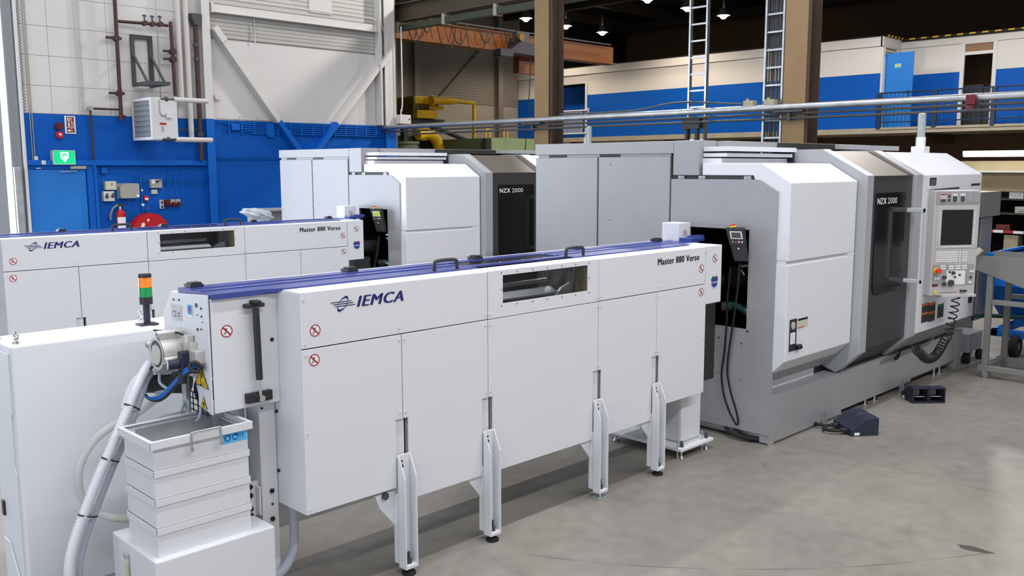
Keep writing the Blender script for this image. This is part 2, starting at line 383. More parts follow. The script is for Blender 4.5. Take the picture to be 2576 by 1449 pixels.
def brace(p0, p1, lab):
    t = thing('diagonal_brace', lab, 'brace', ((p0[0]+p1[0])/2, WY-.1, min(p0[1], p1[1])))
    y = WY-.09; a = Vector((p0[0], y, p0[1])); b = Vector((p1[0], y, p1[1]))
    k = (2.97-a.z)/(b.z-a.z); mid = a+(b-a)*k
    MB().bar(a, mid, .09, .17, upv=(0,1,0)).build('upper_length', 'steel_white', t, bevel=.004)
    MB().bar(mid, b, .09, .17, upv=(0,1,0)).build('lower_length', 'beam_blue', t, bevel=.004)
    g = MB().bar(a-(b-a).normalized()*.12, a+(b-a).normalized()*.14, .105, .21, upv=(0,1,0)).build('gusset_plate', 'steel_white', t, bevel=.004)
    for s in (-.06, .0, .06):
        c = a+(b-a).normalized()*(s+.02); MB().cyl(c+Vector((0, -.05, 0)), c+Vector((0, -.065, 0)), .014, 6).build('bolt', 'steel_white', g)
brace((7.25, 4.33), (8.89, 2.20), 'diagonal steel brace falling from the middle column towards the machines')
brace((10.54, 4.15), (8.79, 2.20), 'diagonal steel brace falling from the corner column to the left')
struct('trim_1', MB().box(4.26, 7.03, WY-.10, WY-.012, 2.225, 2.30), 'beam_blue', bevel=.004)
# blue door with frame
d1 = struct('door_1', box(4.29, 5.08, WY-.035, WY-.012, 0.02, 2.165), 'door_blue', bevel=.003)
struct('door_frame', MB().box(5.09, 5.235, WY-.07, WY-.012, 0, 2.225).box(4.262, 4.29, WY-.05, WY-.012, 0, 2.225).box(4.29, 5.09, WY-.05, WY-.012, 2.172, 2.225), 'beam_blue', d1, bevel=.003)
struct('door_closer', box(4.85, 5.075, WY-.10, WY-.07, 2.17, 2.215), 'box_grey', d1, bevel=.004)
struct('closer_arm', MB().bar((4.70, WY-.09, 2.135), (4.95, WY-.08, 2.14), .012, .012), 'galvanised', d1)
# gate at the far left
g = struct('door_2', MB().box(4.06, 4.21, WY-.10, WY+.20, 0, 5.2), 'louvre_grey', bevel=.02)
struct('gate_guide', MB().box(4.215, 4.255, WY-.14, WY-.02, 0, 5.2), 'heater_white', g, bevel=.004)
struct('gate_motor_box', MB().box(4.075, 4.17, WY-.15, WY-.10, 1.25, 2.20), 'galvanised', g, bevel=.005)
struct('gate_lintel', MB().box(-6, 4.06, WY-.05, WY+.2, 5.0, 5.25), 'steel_white', g)
# zig-zag chain hanging beside the gate
zz = [(4.30+(.018 if i % 2 else -.018), WY-.05, 2.98+i*.022) for i in range(90)]
single('pull_chain', MB().tube(zz, .006, 5), 'iron_dark', 'dark zigzag pull chain hanging beside the gate on left wall', 'chain')
def conduit_run(x, z0, z1, lab, r=.007, m='pipe_white', n=1, gap=.03):
    t = thing('conduit_bundle', lab, 'conduit', (x, WY-.03, z0))
    for i in range(n): MB().tube([(x+i*gap, WY-.03, z0), (x+i*gap, WY-.03, z1)], r, 6).build('conduit', m, t)
conduit_run(4.365, 2.30, 5.4, 'pair of thin conduits on left wall just right of the zigzag chain', n=2, m='box_grey')
conduit_run(5.07, 2.97, 5.4, 'three thin white conduits on left wall left of the rusty standpipe', n=3)
conduit_run(6.30, 2.97, 4.3, 'thin white conduits behind the heater on the left wall', n=2, gap=.26)
conduit_run(6.35, 1.70, 2.26, 'blue painted conduits above the red sockets', n=3, gap=.10, m='beam_blue')

# ---- far bay: back wall, office block on the mezzanine
FY = 26.8
wb = struct('wall_back', MB().box(10.9, 27.0, FY, FY+.2, 0, 8.6), 'far_wall')
struct('wall_gable', MB().box(27.0, 34.2, FY, FY+.2, 5.9, 8.6), 'roof_dark')
struct('ceiling_office', MB().box(26.85, 34, 11.7, 27, 5.93, 5.97).box(28.1, 34, 2, 11.7, 5.88, 5.92), 'roof_dark')
struct('siding_sheet', siding(10.9, 26.9, FY-.02, 4.60, 8.6, 0.10, 0.007), 'far_siding', wb)
for x, lab in ((21.35, 'left'), (25.6, 'right')):
    MB().box(x, x+.26, FY-.22, FY-.02, 0, 8.6).build('steel_post', 'far_siding', wb)
MB().bar((24.9, FY-.12, 6.9), (22.3, FY-.12, 4.55), .05, .07, upv=(0,1,0)).build('tie_rod', 'beam_brown', wb)
struct('wall_bay', MB().box(10.86, 10.95, 14.2, 26.8, 0, 8.6), 'far_wall')
MX, MZ = 26.9, 3.29
wr = struct('wall_right', MB().box(MX+.02, MX+.16, 11.76, 23.16, MZ, 5.9).box(MX+.02, MX+.16, 24.82, 26.8, MZ, 5.9).box(MX+.02, MX+.16, 23.16, 24.82, 5.33, 5.9).box(28.24, 28.4, 3.0, 9.0, MZ, 5.9).box(28.24, 28.4, 9.98, 11.9, MZ, 5.9).box(28.24, 28.4, 9.0, 9.98, 5.68, 5.9), 'office_white')
for y0, y1 in ((11.76, 23.16), (24.82, 26.8)):
    struct('upper_cladding', box(MX, MX+.03, y0, y1, 4.885, 5.66), 'office_white', wr)
    struct('blue_dado', box(MX-.005, MX+.03, y0, y1, MZ, 4.88), 'office_blue', wr)
struct('fascia', MB().box(MX-.05, MX+.02, 11.72, 26.8, 5.665, 5.93), 'office_white', wr)
struct('recess_fascia', MB().box(28.16, 28.24, 3.0, 11.72, 5.68, 5.88).box(MX-.05, 28.24, 11.68, 11.76, 5.665, 5.93), 'office_white', wr)
struct('recess_cladding', MB().box(28.2, 28.24, 3.0, 9.0, 4.885, 5.68).box(28.2, 28.24, 9.98, 11.75, 4.885, 5.68), 'office_white', wr)
struct('recess_dado', MB().box(28.195, 28.24, 3.0, 9.0, MZ, 4.88).box(28.195, 28.24, 9.98, 11.75, MZ, 4.88), 'office_blue', wr)
struct('return_wall', MB().box(MX+.02, 27.02, 11.70, 11.76, MZ, 5.67).box(27.9, 28.24, 11.70, 11.76, MZ, 5.67).box(27.02, 27.9, 11.70, 11.76, 5.52, 5.56), 'office_white', wr)
w1 = struct('window_1', box(27.04, 27.88, 11.72, 11.74, 5.40, 5.64), 'beige_board')
struct('window_frame', MB().box(27.02, 27.9, 11.69, 11.72, 5.36, 5.40).box(27.02, 27.9, 11.69, 11.72, 5.63, 5.67).box(27.02, 27.05, 11.69, 11.72, 5.40, 5.63).box(27.87, 27.9, 11.69, 11.72, 5.40, 5.63), 'heater_white', w1)
d3 = struct('door_3', box(27.06, 27.10, 10.87, 11.69, MZ+.02, 5.45), 'door_blue', bevel=.003)
struct('door_sign', MB().box(27.053, 27.06, 11.22, 11.41, 5.02, 5.14), 'sky_print', d3)
struct('sign_strip', MB().box(27.05, 27.053, 11.23, 11.40, 5.055, 5.105), 'yellow_print', d3)
struct('door_handle', MB().box(27.02, 27.06, 10.93, 10.98, 4.22, 4.36).box(27.0, 27.02, 10.93, 11.06, 4.31, 4.34), 'chrome', d3)
struct('door_jamb', MB().box(27.0, 27.06, 11.69, 11.75, MZ, 5.45), 'heater_white', d3)
d4 = struct('door_4', MB().box(28.17, 28.24, 9.87, 9.98, MZ, 5.68).box(28.17, 28.24, 9.0, 9.11, MZ, 5.68).box(28.17, 28.24, 9.11, 9.87, 5.34, 5.43).box(28.17, 28.24, 9.11, 9.87, 5.65, 5.70), 'heater_white')
struct('transom_pane', box(28.21, 28.22, 9.11, 9.87, 5.43, 5.65), 'room_brown', d4)
struct('room_back', MB().box(30.2, 30.3, 7.5, 11.5, MZ, 5.7), 'room_brown', d4)
struct('room_floor', MB().box(28.2, 30.3, 7.5, 11.5, MZ-.02, MZ), 'room_brown', d4)
single('office_cabinet', MB().box(28.9, 29.4, 9.55, 10.1, MZ, 4.55).box(28.95, 29.4, 9.28, 9.55, MZ, 4.45), 'machine_dark', 'dark cabinet standing inside the open brown office doorway', 'cabinet', bevel=.01)
# hazard striping along the roof edge of the recessed office
hz = thing('hazard_edge', 'yellow and black striped edge along the roof of the recessed office', 'edge trim', (28.14, 8, 5.88))
k = 0; y = 11.66
while y > 4.0:
    MB().prism('x', [(y, 5.885), (y-.17, 5.885), (y-.21, 5.965), (y-.04, 5.965)], 28.12, 28.16).build('stripe', 'yellow_print' if k % 2 else 'black', hz); y -= .17; k += 1
x = MX
k = 0
while x < 28.1:
    MB().prism('y', [(x, 5.935), (x+.12, 5.935), (x+.16, 6.0), (x+.04, 6.0)], 11.64, 11.67).build('stripe', 'yellow_print' if k % 2 else 'black', hz); x += .12; k += 1
# mezzanine slab and what lies under it
sl = struct('floor_mezzanine', box(MX-.06, 31, 2, 27.0, 3.13, 3.29), 'slab_concrete')
struct('slab_nosing', box(MX-.09, MX-.06, 2, 11.72, 3.235, 3.30), 'slab_concrete', sl)
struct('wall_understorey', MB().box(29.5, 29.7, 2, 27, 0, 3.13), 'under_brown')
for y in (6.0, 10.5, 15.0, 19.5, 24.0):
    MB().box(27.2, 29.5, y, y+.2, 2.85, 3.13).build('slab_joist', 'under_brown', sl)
# railings
r = thing('guard_railing', 'dark navy steel railing along the recessed mezzanine walkway', 'railing', (MX-.05, 8, MZ))
for y in (11.70, 10.12, 8.58, 7.0, 5.4):
    MB().box(MX-.10, MX-.02, y-.06, y+.06, 3.26, 4.30).build('railing_post', 'rail_navy', r)
for z, rr in ((4.295, .022), (3.45, .018)):
    MB().tube([(MX-.06, 11.72, z), (MX-.06, 4.5, z)], rr, 8).build('railing_bar', 'rail_navy', r)
for i in range(62):
    y = 11.6-i*.115; MB().box(MX-.066, MX-.054, y-.005, y+.005, 3.45, 4.29).build('baluster', 'rail_navy', r)
r = thing('guard_railing', 'white steel balustrade across the opening in the office front', 'railing', (MX-.03, 24, MZ))
for z in (4.31, 3.44): MB().tube([(MX-.04, 24.95, z), (MX-.04, 22.98, z)], .03, 8).build('railing_bar', 'rail_white', r)
for i in range(22):
    y = 24.9-i*.077; MB().box(MX-.05, MX-.03, y-.014, y+.014, 3.44, 4.30).build('baluster', 'rail_white', r)
MB().box(MX-.06, MX-.005, 22.95, 22.99, 4.22, 4.40).build('end_plate', 'rail_white', r)
struct('opening_backwall', MB().box(28.3, 28.4, 22.8, 26, MZ, 5.6), 'dark_void', wr)
struct('opening_screen', box(27.9, 27.95, 24.0, 25.6, MZ, 5.33), 'office_blue', wr)
struct('opening_jamb', MB().box(MX-.02, MX+.16, 23.06, 23.16, MZ, 5.33).box(27.86, 27.9, 23.97, 24.0, MZ, 5.3), 'office_white', wr)
single('office_shelf', MB().box(27.9, 28.25, 23.2, 23.95, 5.05, 5.08).box(27.9, 28.25, 23.2, 23.95, 4.30, 4.33).box(27.9, 28.25, 23.2, 23.23, MZ, 5.3), 'rail_white', 'pale shelf unit seen through the balustraded office opening', 'shelf')
# steel columns of the row
def hall_column(y, lab):
    t = thing('hall_column', lab, 'column', (10.8, y, 0))
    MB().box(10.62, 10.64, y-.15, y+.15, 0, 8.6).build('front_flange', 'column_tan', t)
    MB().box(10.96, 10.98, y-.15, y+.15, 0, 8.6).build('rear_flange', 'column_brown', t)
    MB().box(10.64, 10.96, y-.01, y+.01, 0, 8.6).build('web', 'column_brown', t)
    MB().cyl((10.70, y-.13, 0), (10.70, y-.13, 8.4), .03, 8).build('downpipe', 'column_brown', t)
hall_column(10.06, 'tan steel hall column behind the rear machining centre, nearer the yellow pump')
hall_column(5.72, 'tan steel hall column rising behind the front machining centre')
# service pipes along the column row
def service_pipe(z, rr, m, x, lab, y0=14.3):
    single('service_pipe', MB().tube([(x, y0, z), (x, 9, z), (x, 5, z), (x, -1, z)], rr, 10), m, lab, 'pipe')
service_pipe(2.925, .042, 'galvanised', 10.56, 'thick galvanised pipe running along the columns in front of offices')
service_pipe(2.845, .016, 'iron_dark', 10.58, 'upper thin dark pipe directly below the thick galvanised pipe')
service_pipe(2.785, .016, 'iron_dark', 10.58, 'lower thin dark pipe below the thick galvanised pipe', 13.5)
for y, lab in ((10.2, 'steel pipe bracket on the farther tan column'), (5.75, 'steel pipe bracket on the nearer tan column')):
    single('pipe_bracket', MB().box(10.52, 10.62, y-.2, y+.2, 2.86, 2.885).box(10.55, 10.62, y-.02, y+.02, 2.76, 2.86), 'iron_dark', lab, 'bracket')
single('red_wall_unit', MB().box(10.46, 10.52, 3.53, 3.63, 2.84, 2.95).cyl((10.47, 3.58, 2.80), (10.47, 3.58, 2.83), .05, 10), 'dark_red', 'small dark red unit clipped to the galvanised pipe at right', 'fitting', bevel=.01)
def cable_ladder(y0, y1, lab, cables):
    t = thing('cable_ladder', lab, 'ladder', (10.75, (y0+y1)/2, 2.2))
    for y in (y0, y1): MB().box(10.72, 10.78, y-.013, y+.013, 1.9, 8.6).build('side_rail', 'galvanised', t)
    z = 2.1
    while z < 8.5: MB().box(10.735, 10.765, y0+.013, y1-.013, z, z+.022).build('rung', 'galvanised', t); z += .222
    for i in range(cables):
        y = y0+.05+i*(y1-y0-.08)/max(1, cables-1); w = random.uniform(-.012, .012)
        MB().tube(smooth_path([(10.79, y, 1.9), (10.785, y+w, 3.0), (10.79, y-w, 5.0), (10.79, y, 8.6)], .4), .011, 6).build('cable', 'iron_dark', t)
cable_ladder(7.09, 7.36, 'empty galvanised cable ladder left of the nearer tan column', 0)
cable_ladder(5.95, 6.20, 'galvanised cable ladder filled with dark cables beside nearer tan column', 8)
for y in (6.32, 6.02):
    single('junction_box', MB().box(10.54, 10.66, y-.07, y+.07, 2.90, 3.03).cyl((10.6, y+.04, 3.03), (10.6, y+.04, 3.06), .02, 8), 'slab_concrete', ('left' if y > 6.2 else 'right') + ' tan junction box on the pipe below the cable filled ladder', 'junction box', group='tan junction boxes', bevel=.006)
single('sagging_cable', MB().tube(smooth_path([(10.55, 9.6, 2.99), (10.55, 8.2, 2.985), (10.55, 7.4, 3.06), (10.55, 6.4, 2.99)], .1), .012, 6), 'iron_dark', 'black cable slung above the thick galvanised pipe', 'cable')
single('black_post', MB().box(10.6, 10.66, 7.12, 7.16, 0, 2.8).box(10.6, 10.66, 7.28, 7.32, 0, 2.8).box(10.58, 10.68, 7.08, 7.36, 2.70, 2.86), 'machine_dark', 'black twin post bracket below the empty cable ladder', 'bracket')
single('white_pipe_stub', MB().cyl((10.5, 9.02, 0), (10.5, 9.02, 2.62), .035, 12), 'pipe_white', 'short white pipe standing behind the front lathe roof', 'pipe')
# crane runway, bridge, festoon, hoist
t = thing('crane_runway', 'brown and green crane runway beam along the column row near the ceiling', 'beam', (11.1, 7, 4.7))
MB().box(10.99, 11.20, -1, 14.7, 4.93, 4.96).box(11.08, 11.11, -1, 14.7, 4.96, 5.24).box(10.99, 11.20, -1, 14.7, 5.24, 5.27).build('runway_girder', 'beam_brown', t)
MB().box(11.0, 11.12, -1, 14.75, 4.76, 4.87).build('rail_channel', 'beam_green', t)
for i in range(9):
    y = 14.2-i*1.35; MB().box(10.98, 11.13, y-.035, y+.035, 4.74, 4.93).build('rail_hanger', 'slab_concrete', t)
t = thing('crane_bridge', 'orange crane bridge girder spanning the far bay', 'crane', (18, 16, 4.9))
MB().box(11.25, 19.6, 15.9, 16.1, 4.93, 5.36).build('girder', 'crane_orange', t)
MB().box(11.25, 19.6, 15.78, 16.12, 4.90, 4.93).build('bottom_flange', 'crane_orange', t)
MB().box(11.25, 19.3, 15.72, 15.75, 5.37, 5.40).build('festoon_track', 'iron_dark', t)
MB().box(11.3, 12.1, 15.6, 16.2, 4.95, 5.3).build('end_carriage', 'slab_concrete', t, bevel=.05)
MB().box(16.25, 17.6, 16.15, 16.35, 4.48, 4.93).build('end_truck', 'crane_orange', t)
for i in range(9):
    x0 = 12.4+i*.42; dp = (.52, .28, .62, .45, .68, .34, .56, .5, .4)[i]; w = (.5, .3, .6, .5, .7, .45, .6, .5, .4)[i]
    MB().tube(smooth_path([(x0, 15.72, 5.36), (x0+w*.2, 15.71, 5.36-dp*.7), (x0+w*.5, 15.71, 5.36-dp), (x0+w*.8, 15.71, 5.36-dp*.7), (x0+w, 15.72, 5.36)], .06), .012, 6).build('festoon_cable', 'black', t)
t = thing('hoist_trolley', 'black electric hoist hanging under the orange crane bridge', 'hoist', (15.6, 15.6, 4.7))
MB().prism('y', [(14.95, 4.72), (15.35, 4.72), (15.4, 4.82), (16.1, 4.80), (16.15, 5.1), (15.6, 5.12), (15.3, 4.92), (14.95, 4.90)], 15.45, 15.72).build('hoist_body', 'black_plastic', t, bevel=.02)
MB().box(15.4, 16.1, 15.55, 16.12, 4.862, 4.899).build('trolley_frame', 'iron_dark', t)
MB().box(15.55, 15.95, 15.5, 15.69, 5.08, 5.36).build('motor_housing', 'iron_dark', t, bevel=.03)
MB().cyl((15.6, 15.48, 5.2), (15.6, 15.40, 5.2), .09, 12).build('drum_cover', 'yellow_dark', t)
MB().tube(smooth_path([(16.0, 15.5, 4.8), (15.95, 15.5, 4.0), (15.85, 15.5, 3.1), (15.8, 15.5, 2.5)], .2), .012, 6).build('pendant_cable', 'black', t)
# ceiling lamps in view, then added unseen fill spots
lamps = [(19.6, 23.5), (24.3, 23.8), (26.7, 24.0), (29.0, 24.1), (24.4, 18.4), (26.7, 18.45), (28.95, 18.45)]
where = ['leftmost bright lamp near the corner of left wall', 'bright ceiling lamp just left of the farther tan column', 'bright ceiling lamp just right of the farther tan column', 'second bright lamp right of the farther tan column', 'bright lamp at top edge left of the empty cable ladder', 'bright lamp immediately left of the empty cable ladder', 'bright lamp between the two cable ladders']
for (x, y), w in zip(lamps, where):
    t = thing('ceiling_lamp', w, 'lamp', (x, y, 7.5), 'high bay lamps')
    MB().cyl((x, y, 7.52), (x, y, 7.80), .24, 16, r2=.09, caps=False).build('reflector', 'galvanised', t)
    MB().cyl((x, y, 7.80), (x, y, 8.25), .03, 8).build('suspension', 'iron_dark', t)
    MB().cyl((x, y, 7.50), (x, y, 7.54), .15, 16).cyl((x, y, 7.41), (x, y, 7.50), .06, 16, r2=.15).build('lamp_glass', 'lamp_glow', t)
    L = bpy.data.lights.new('lamp_or_fill_light', 'SPOT'); L.energy = 420; L.color = (1.0, 0.84, 0.66); L.shadow_soft_size = 0.2; L.spot_size = math.radians(140); L.spot_blend = 0.5
    o = bpy.data.objects.new('lamp_or_fill_light', L); COL.objects.link(o); o.location = (x, y, 7.25)
for x, y in ((21.5, 14.5), (22.0, 8.0), (14.0, 11.0)):  # unseen spots added to brighten the offices, crane and yellow pump
    L = bpy.data.lights.new('lamp_or_fill_light', 'SPOT'); L.energy = {21.5: 420, 22.0: 1350, 14.0: 1100}[x]; L.color = (1.0, 0.95, 0.90); L.shadow_soft_size = 0.3; L.spot_size = math.radians(165); L.spot_blend = 0.25
    o = bpy.data.objects.new('lamp_or_fill_light', L); COL.objects.link(o); o.location = (x, y, 7.6)
for y, lab in ((6.0, 'brown pipe under the dark roof, nearer the hazard striped office'), (10.5, 'brown pipe under the dark roof, farther from the hazard striped office')):
    single('roof_pipe', MB().tube([(13, y, 7.9), (33, y, 7.9)], .05, 8), 'beam_brown', lab, 'pipe')
# lamp and shelving below the mezzanine, right edge
t = thing('fluorescent_lamp', 'bright fluorescent tube lamp below the mezzanine at right edge', 'lamp', (24, 7.4, 2.4))
MB().box(24.04, 24.10, 6.2, 8.33, 2.48, 2.55).build('lamp_housing', 'heater_white', t, bevel=.01)
MB().cyl((24.0, 6.25, 2.465), (24.0, 8.28, 2.465), .065, 14).build('tube', 'tube_light', t)
L = bpy.data.lights.new('tube_lamp_light', 'AREA'); L.shape = 'RECTANGLE'; L.size = .1; L.size_y = 2.0; L.energy = 4; L.color = (1, .95, .88)
o = bpy.data.objects.new('tube_lamp_light', L); COL.objects.link(o); o.location = (24.0, 7.25, 2.39)
t = thing('storage_rack', 'beige fronted storage rack with dark shelves under the mezzanine', 'rack', (24.3, 6.5, 0))
MB().box(24.2, 24.3, 4.5, 8.2, 1.56, 2.02).build('front_board', 'beige_board', t)
MB().box(24.35, 24.4, 4.5, 9.5, 2.05, 2.30).build('rear_board', 'beige_board', t)
MB().box(24.05, 24.35, 4.5, 8.2, 2.02, 2.06).build('top_ledge', 'heater_white', t)
MB().box(25.0, 25.1, 4.5, 9.0, 0, 1.6).build('back_panel', 'dark_void', t)
for y in (7.9, 6.75, 5.9): MB().box(24.2, 24.28, y-.03, y+.03, 0, 1.56).build('upright', 'beam_brown', t)
for z in (.55, 1.0, 1.35): MB().box(24.2, 25.0, 4.6, 8.0, z, z+.04).build('shelf', 'machine_dark', t)
for y, z, m, nm, lab in ((7.35, .59, 'dark_red', 'red_box', 'small dark red box on the dark shelf under the mezzanine'), (7.15, .0, 'slab_concrete', 'crate', 'tan crate on the floor under the dark shelves'), (6.95, 1.04, 'box_grey', 'grey_box', 'small grey box on the middle dark shelf under the mezzanine'), (7.1, 1.39, 'heater_white', 'white_box', 'tiny white box on the top dark shelf under the mezzanine')):
    single(nm, MB().box(24.25, 24.6, y-.16, y+.16, z, z+(.16 if z else .5)).box(24.24, 24.25, y-.08, y+.08, z+.05, z+.12), m, lab, 'box', bevel=.01)
tp = thing('barrier_tape', 'red and white striped barrier tape stretched across the rack at right', 'tape', (23.5, 6.8, .6))
for i in range(12):
    y = 7.55-i*.22; MB().box(23.5, 23.505, y-.22, y, .60-.003*i, .665-.003*i).build('tape_stripe', 'red_print' if i % 2 == 0 else 'white_print', tp)
# process plant behind the rear lathe: yellow pump, pipework, green tank
t = thing('green_tank', 'large green steel tank behind the rear lathe', 'tank', (16.9, 18.6, 0))
MB().box(16.09, 16.12, 17.0, 20.4, 0, 2.91).build('side_wall', 'green_paint', t)
MB().box(16.12, 17.70, 17.0, 17.03, 0, 2.92).build('front_wall', 'green_lit', t)
MB().box(16.12, 17.70, 17.03, 20.4, 0, 2.88).build('tank_body', 'green_paint', t)
MB().box(17.7, 17.85, 16.98, 17.2, 0, 2.86).box(16.04, 16.09, 17.15, 17.25, 2.6, 2.9).build('corner_stiffener', 'machine_dark', t)
for x in (16.45, 17.10):
    MB().tube(smooth_path([(x-.07, 17.5, 2.88), (x-.07, 17.5, 3.08), (x-.04, 17.5, 3.15), (x+.04, 17.5, 3.15), (x+.07, 17.5, 3.08), (x+.07, 17.5, 2.88)], .03), .022, 8).build('lifting_loop', 'yellow_paint', t)
t = thing('pump_unit', 'yellow pump housing on a dark frame behind the rear lathe', 'pump', (15.6, 19.4, 0))
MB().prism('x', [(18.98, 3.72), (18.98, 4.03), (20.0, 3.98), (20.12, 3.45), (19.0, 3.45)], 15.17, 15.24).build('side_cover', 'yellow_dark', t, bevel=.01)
MB().box(15.24, 16.23, 19.0, 19.8, 3.84, 4.03).box(15.7, 16.23, 18.97, 19.0, 3.70, 3.80).build('upper_housing', 'yellow_paint', t, bevel=.012)
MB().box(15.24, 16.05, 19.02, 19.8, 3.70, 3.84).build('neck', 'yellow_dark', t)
MB().box(15.30, 16.0, 18.98, 19.8, 3.46, 3.68).build('lower_housing', 'yellow_paint', t, bevel=.012)
MB().box(14.9, 16.3, 19.05, 20.0, 3.26, 3.45).box(14.9, 15.05, 19.05, 19.2, 0, 3.26).box(15.9, 16.05, 19.05, 19.2, 0, 3.26).build('support_frame', 'machine_dark', t)
MB().box(14.75, 15.6, 19.2, 20.0, 0, 3.0).build('motor_cabinet', 'machine_dark', t, bevel=.02)
MB().tube(smooth_path([(15.25, 18.92, 3.02), (15.55, 18.92, 3.06), (15.80, 18.92, 2.98), (15.95, 18.92, 2.78), (15.98, 18.92, 2.5)], .05), .15, 16).build('elbow', 'yellow_paint', t)
MB().tube([(15.8, 18.85, 3.22), (17.0, 18.85, 2.88)], .06, 8).build('drain_pipe', 'machine_dark', t)
p = MB().cyl((15.7, 18.9, 3.92), (15.78, 18.9, 3.92), .14, 14).cyl((15.78, 18.9, 3.92), (16.4, 18.85, 3.945), .10, 14).cyl((16.4, 18.85, 3.945), (16.6, 18.84, 3.945), .10, 14, r2=.055)
p.tube(smooth_path([(16.55, 18.84, 3.945), (17.05, 18.82, 3.93), (17.13, 18.82, 3.92), (17.17, 18.82, 3.86), (17.17, 18.82, 3.2), (17.17, 18.82, 2.88)], .05), .05, 10).build('discharge_pipe', 'yellow_paint', t)
single('scrap_drum', MB().cyl((13.5, 17.2, 0), (13.5, 17.2, 2.72), .3, 16).cyl((13.5, 17.2, 2.72), (13.5, 17.2, 2.78), .33, 16), 'green_paint', 'olive drum cap between blue wall end and green tank', 'drum')
t = thing('control_box', 'cream electrical box with conduit on the corner column', 'electrical box', (10.9, 13.95, 3.0))
MB().box(10.76, 11.02, 13.86, 14.0, 3.0, 3.17).build('box_body', 'steel_white', t, bevel=.006)
MB().cyl((10.98, 13.85, 3.09), (10.98, 13.86, 3.09), .015, 8).build('knob', 'black', t)
MB().tube(smooth_path([(10.84, 13.93, 3.17), (10.83, 13.93, 3.26), (10.87, 13.93, 3.36), (10.87, 13.93, 4.8)], .1), .014, 6).build('conduit', 'steel_white', t)

# ================================================================== FIXTURES ON THE LEFT WALL
# rusty standpipe with branches
t = thing('standpipe', 'rust brown vertical heating pipe on left wall with branch to bracket pipe', 'pipe', (5.67, WY-.12, 2.9))
MB().tube([(5.68, WY-.12, 6.0), (5.67, WY-.12, 2.92)], .028, 10).build('riser', 'pipe_rust', t)
MB().tube(smooth_path([(5.69, WY-.12, 4.36), (6.2, WY-.14, 4.37), (6.46, WY-.16, 4.37)], .1), .024, 10).build('cross_pipe', 'pipe_rust', t)
MB().tube([(6.50, WY-.16, 4.43), (6.50, WY-.20, 3.30)], .028, 10).build('drop_pipe', 'pipe_rust', t)
for x, z in ((6.1, 4.37), (6.22, 4.37), (6.34, 4.38)):
    v = MB().cyl((x, WY-.18, z), (x, WY-.10, z), .04, 10).build('valve', 'pipe_rust', t)
    MB().cyl((x, WY-.14, z+.03), (x, WY-.14, z+.13), .012, 8).box(x-.03, x+.03, WY-.15, WY-.13, z+.10, z+.12).build('valve_lever', 'iron_dark', v)
for z in (4.11, 3.30):
    MB().box(5.52, 5.74, WY-.14, WY-.08, z-.018, z+.018).cyl((5.67, WY-.15, z), (5.67, WY-.06, z), .045, 10).build('pipe_clamp', 'pipe_rust', t)
for z in (3.98, 3.86):
    MB().box(6.36, 6.50, WY-.19, WY-.14, z-.015, z+.015).cyl((6.50, WY-.23, z), (6.50, WY-.12, z), .045, 10).build('pipe_clamp', 'pipe_rust', t)
MB().cyl((5.67, WY-.12, 2.96), (5.74, WY-.12, 2.96), .018, 8).cyl((5.67, WY-.12, 2.9), (5.67, WY-.12, 2.98), .034, 10).build('drain_cock', 'dark_red', t)
t = thing('branch_pipe', 'thin pipe leaving the standpipe and dropping beside the blue door', 'pipe', (5.22, WY-.08, 0))
MB().tube([(5.67, WY-.09, 3.06), (5.25, WY-.09, 3.06)], .016, 8).build('horizontal_length', 'pipe_rust', t)
MB().cyl((5.235, WY-.13, 3.06), (5.235, WY-.05, 3.06), .034, 10).build('elbow', 'box_grey', t)
MB().tube([(5.235, WY-.09, 3.05), (5.235, WY-.09, 2.30)], .016, 8).build('upper_length', 'pipe_rust', t)
MB().tube([(5.235, WY-.09, 2.30), (5.25, WY-.09, 2.1), (5.25, WY-.09, .5)], .022, 8).build('lower_length', 'beam_blue', t)
for o_ in (bpy.data.objects['standpipe'], bpy.data.objects['branch_pipe']): o_.location.x -= .05
# grey steel bracket shelf
t = thing('steel_bracket', 'empty dark grey steel bracket with shelf above the unit heater', 'bracket', (6.1, WY-.3, 3.4))
MB().box(5.86, 5.91, WY-.06, WY-.01, 3.42, 4.20).box(6.13, 6.19, WY-.06, WY-.01, 3.42, 4.20).box(5.91, 6.13, WY-.06, WY-.01, 4.14, 4.20).build('wall_frame', 'iron_dark', t)
MB().box(5.86, 6.19, WY-.62, WY-.57, 3.42, 3.47).box(5.86, 5.91, WY-.57, WY-.06, 3.42, 3.47).box(6.13, 6.19, WY-.57, WY-.06, 3.42, 3.47).box(5.91, 6.13, WY-.57, WY-.06, 3.43, 3.445).build('shelf', 'iron_dark', t)
for x in (5.89, 6.16):
    MB().bar((x, WY-.04, 3.90), (x, WY-.50, 3.46), .03, .03).build('strut', 'iron_dark', t)
# unit heater
t = thing('unit_heater', 'white unit heater with grey louvres hanging on the left wall', 'heater', (6.1, 13.6, 2.5))
HX0, HX1, HY0, HY1, HZ0, HZ1 = 5.80, 6.20, 13.42, 14.12, 2.60, 3.22
MB().box(HX0+.03, HX1, HY0, HY1, HZ0, HZ1).build('casing', 'heater_white', t, bevel=.008)
MB().box(HX0, HX0+.03, HY0, HY0+.05, HZ0, HZ1).box(HX0, HX0+.03, HY1-.05, HY1, HZ0, HZ1).box(HX0, HX0+.03, HY0+.05, HY1-.05, HZ0, HZ0+.04).box(HX0, HX0+.03, HY0+.05, HY1-.05, HZ1-.04, HZ1).build('louvre_frame', 'heater_white', t)
for i in range(7):
    z = HZ0+.05+i*.077; MB().prism('y', [(HX0+.018, z+.080), (HX0+.022, z+.080), (HX0+.008, z+.002), (HX0+.003, z+.004)], HY0+.05, HY1-.05).build('louvre', 'louvre_grey', t)
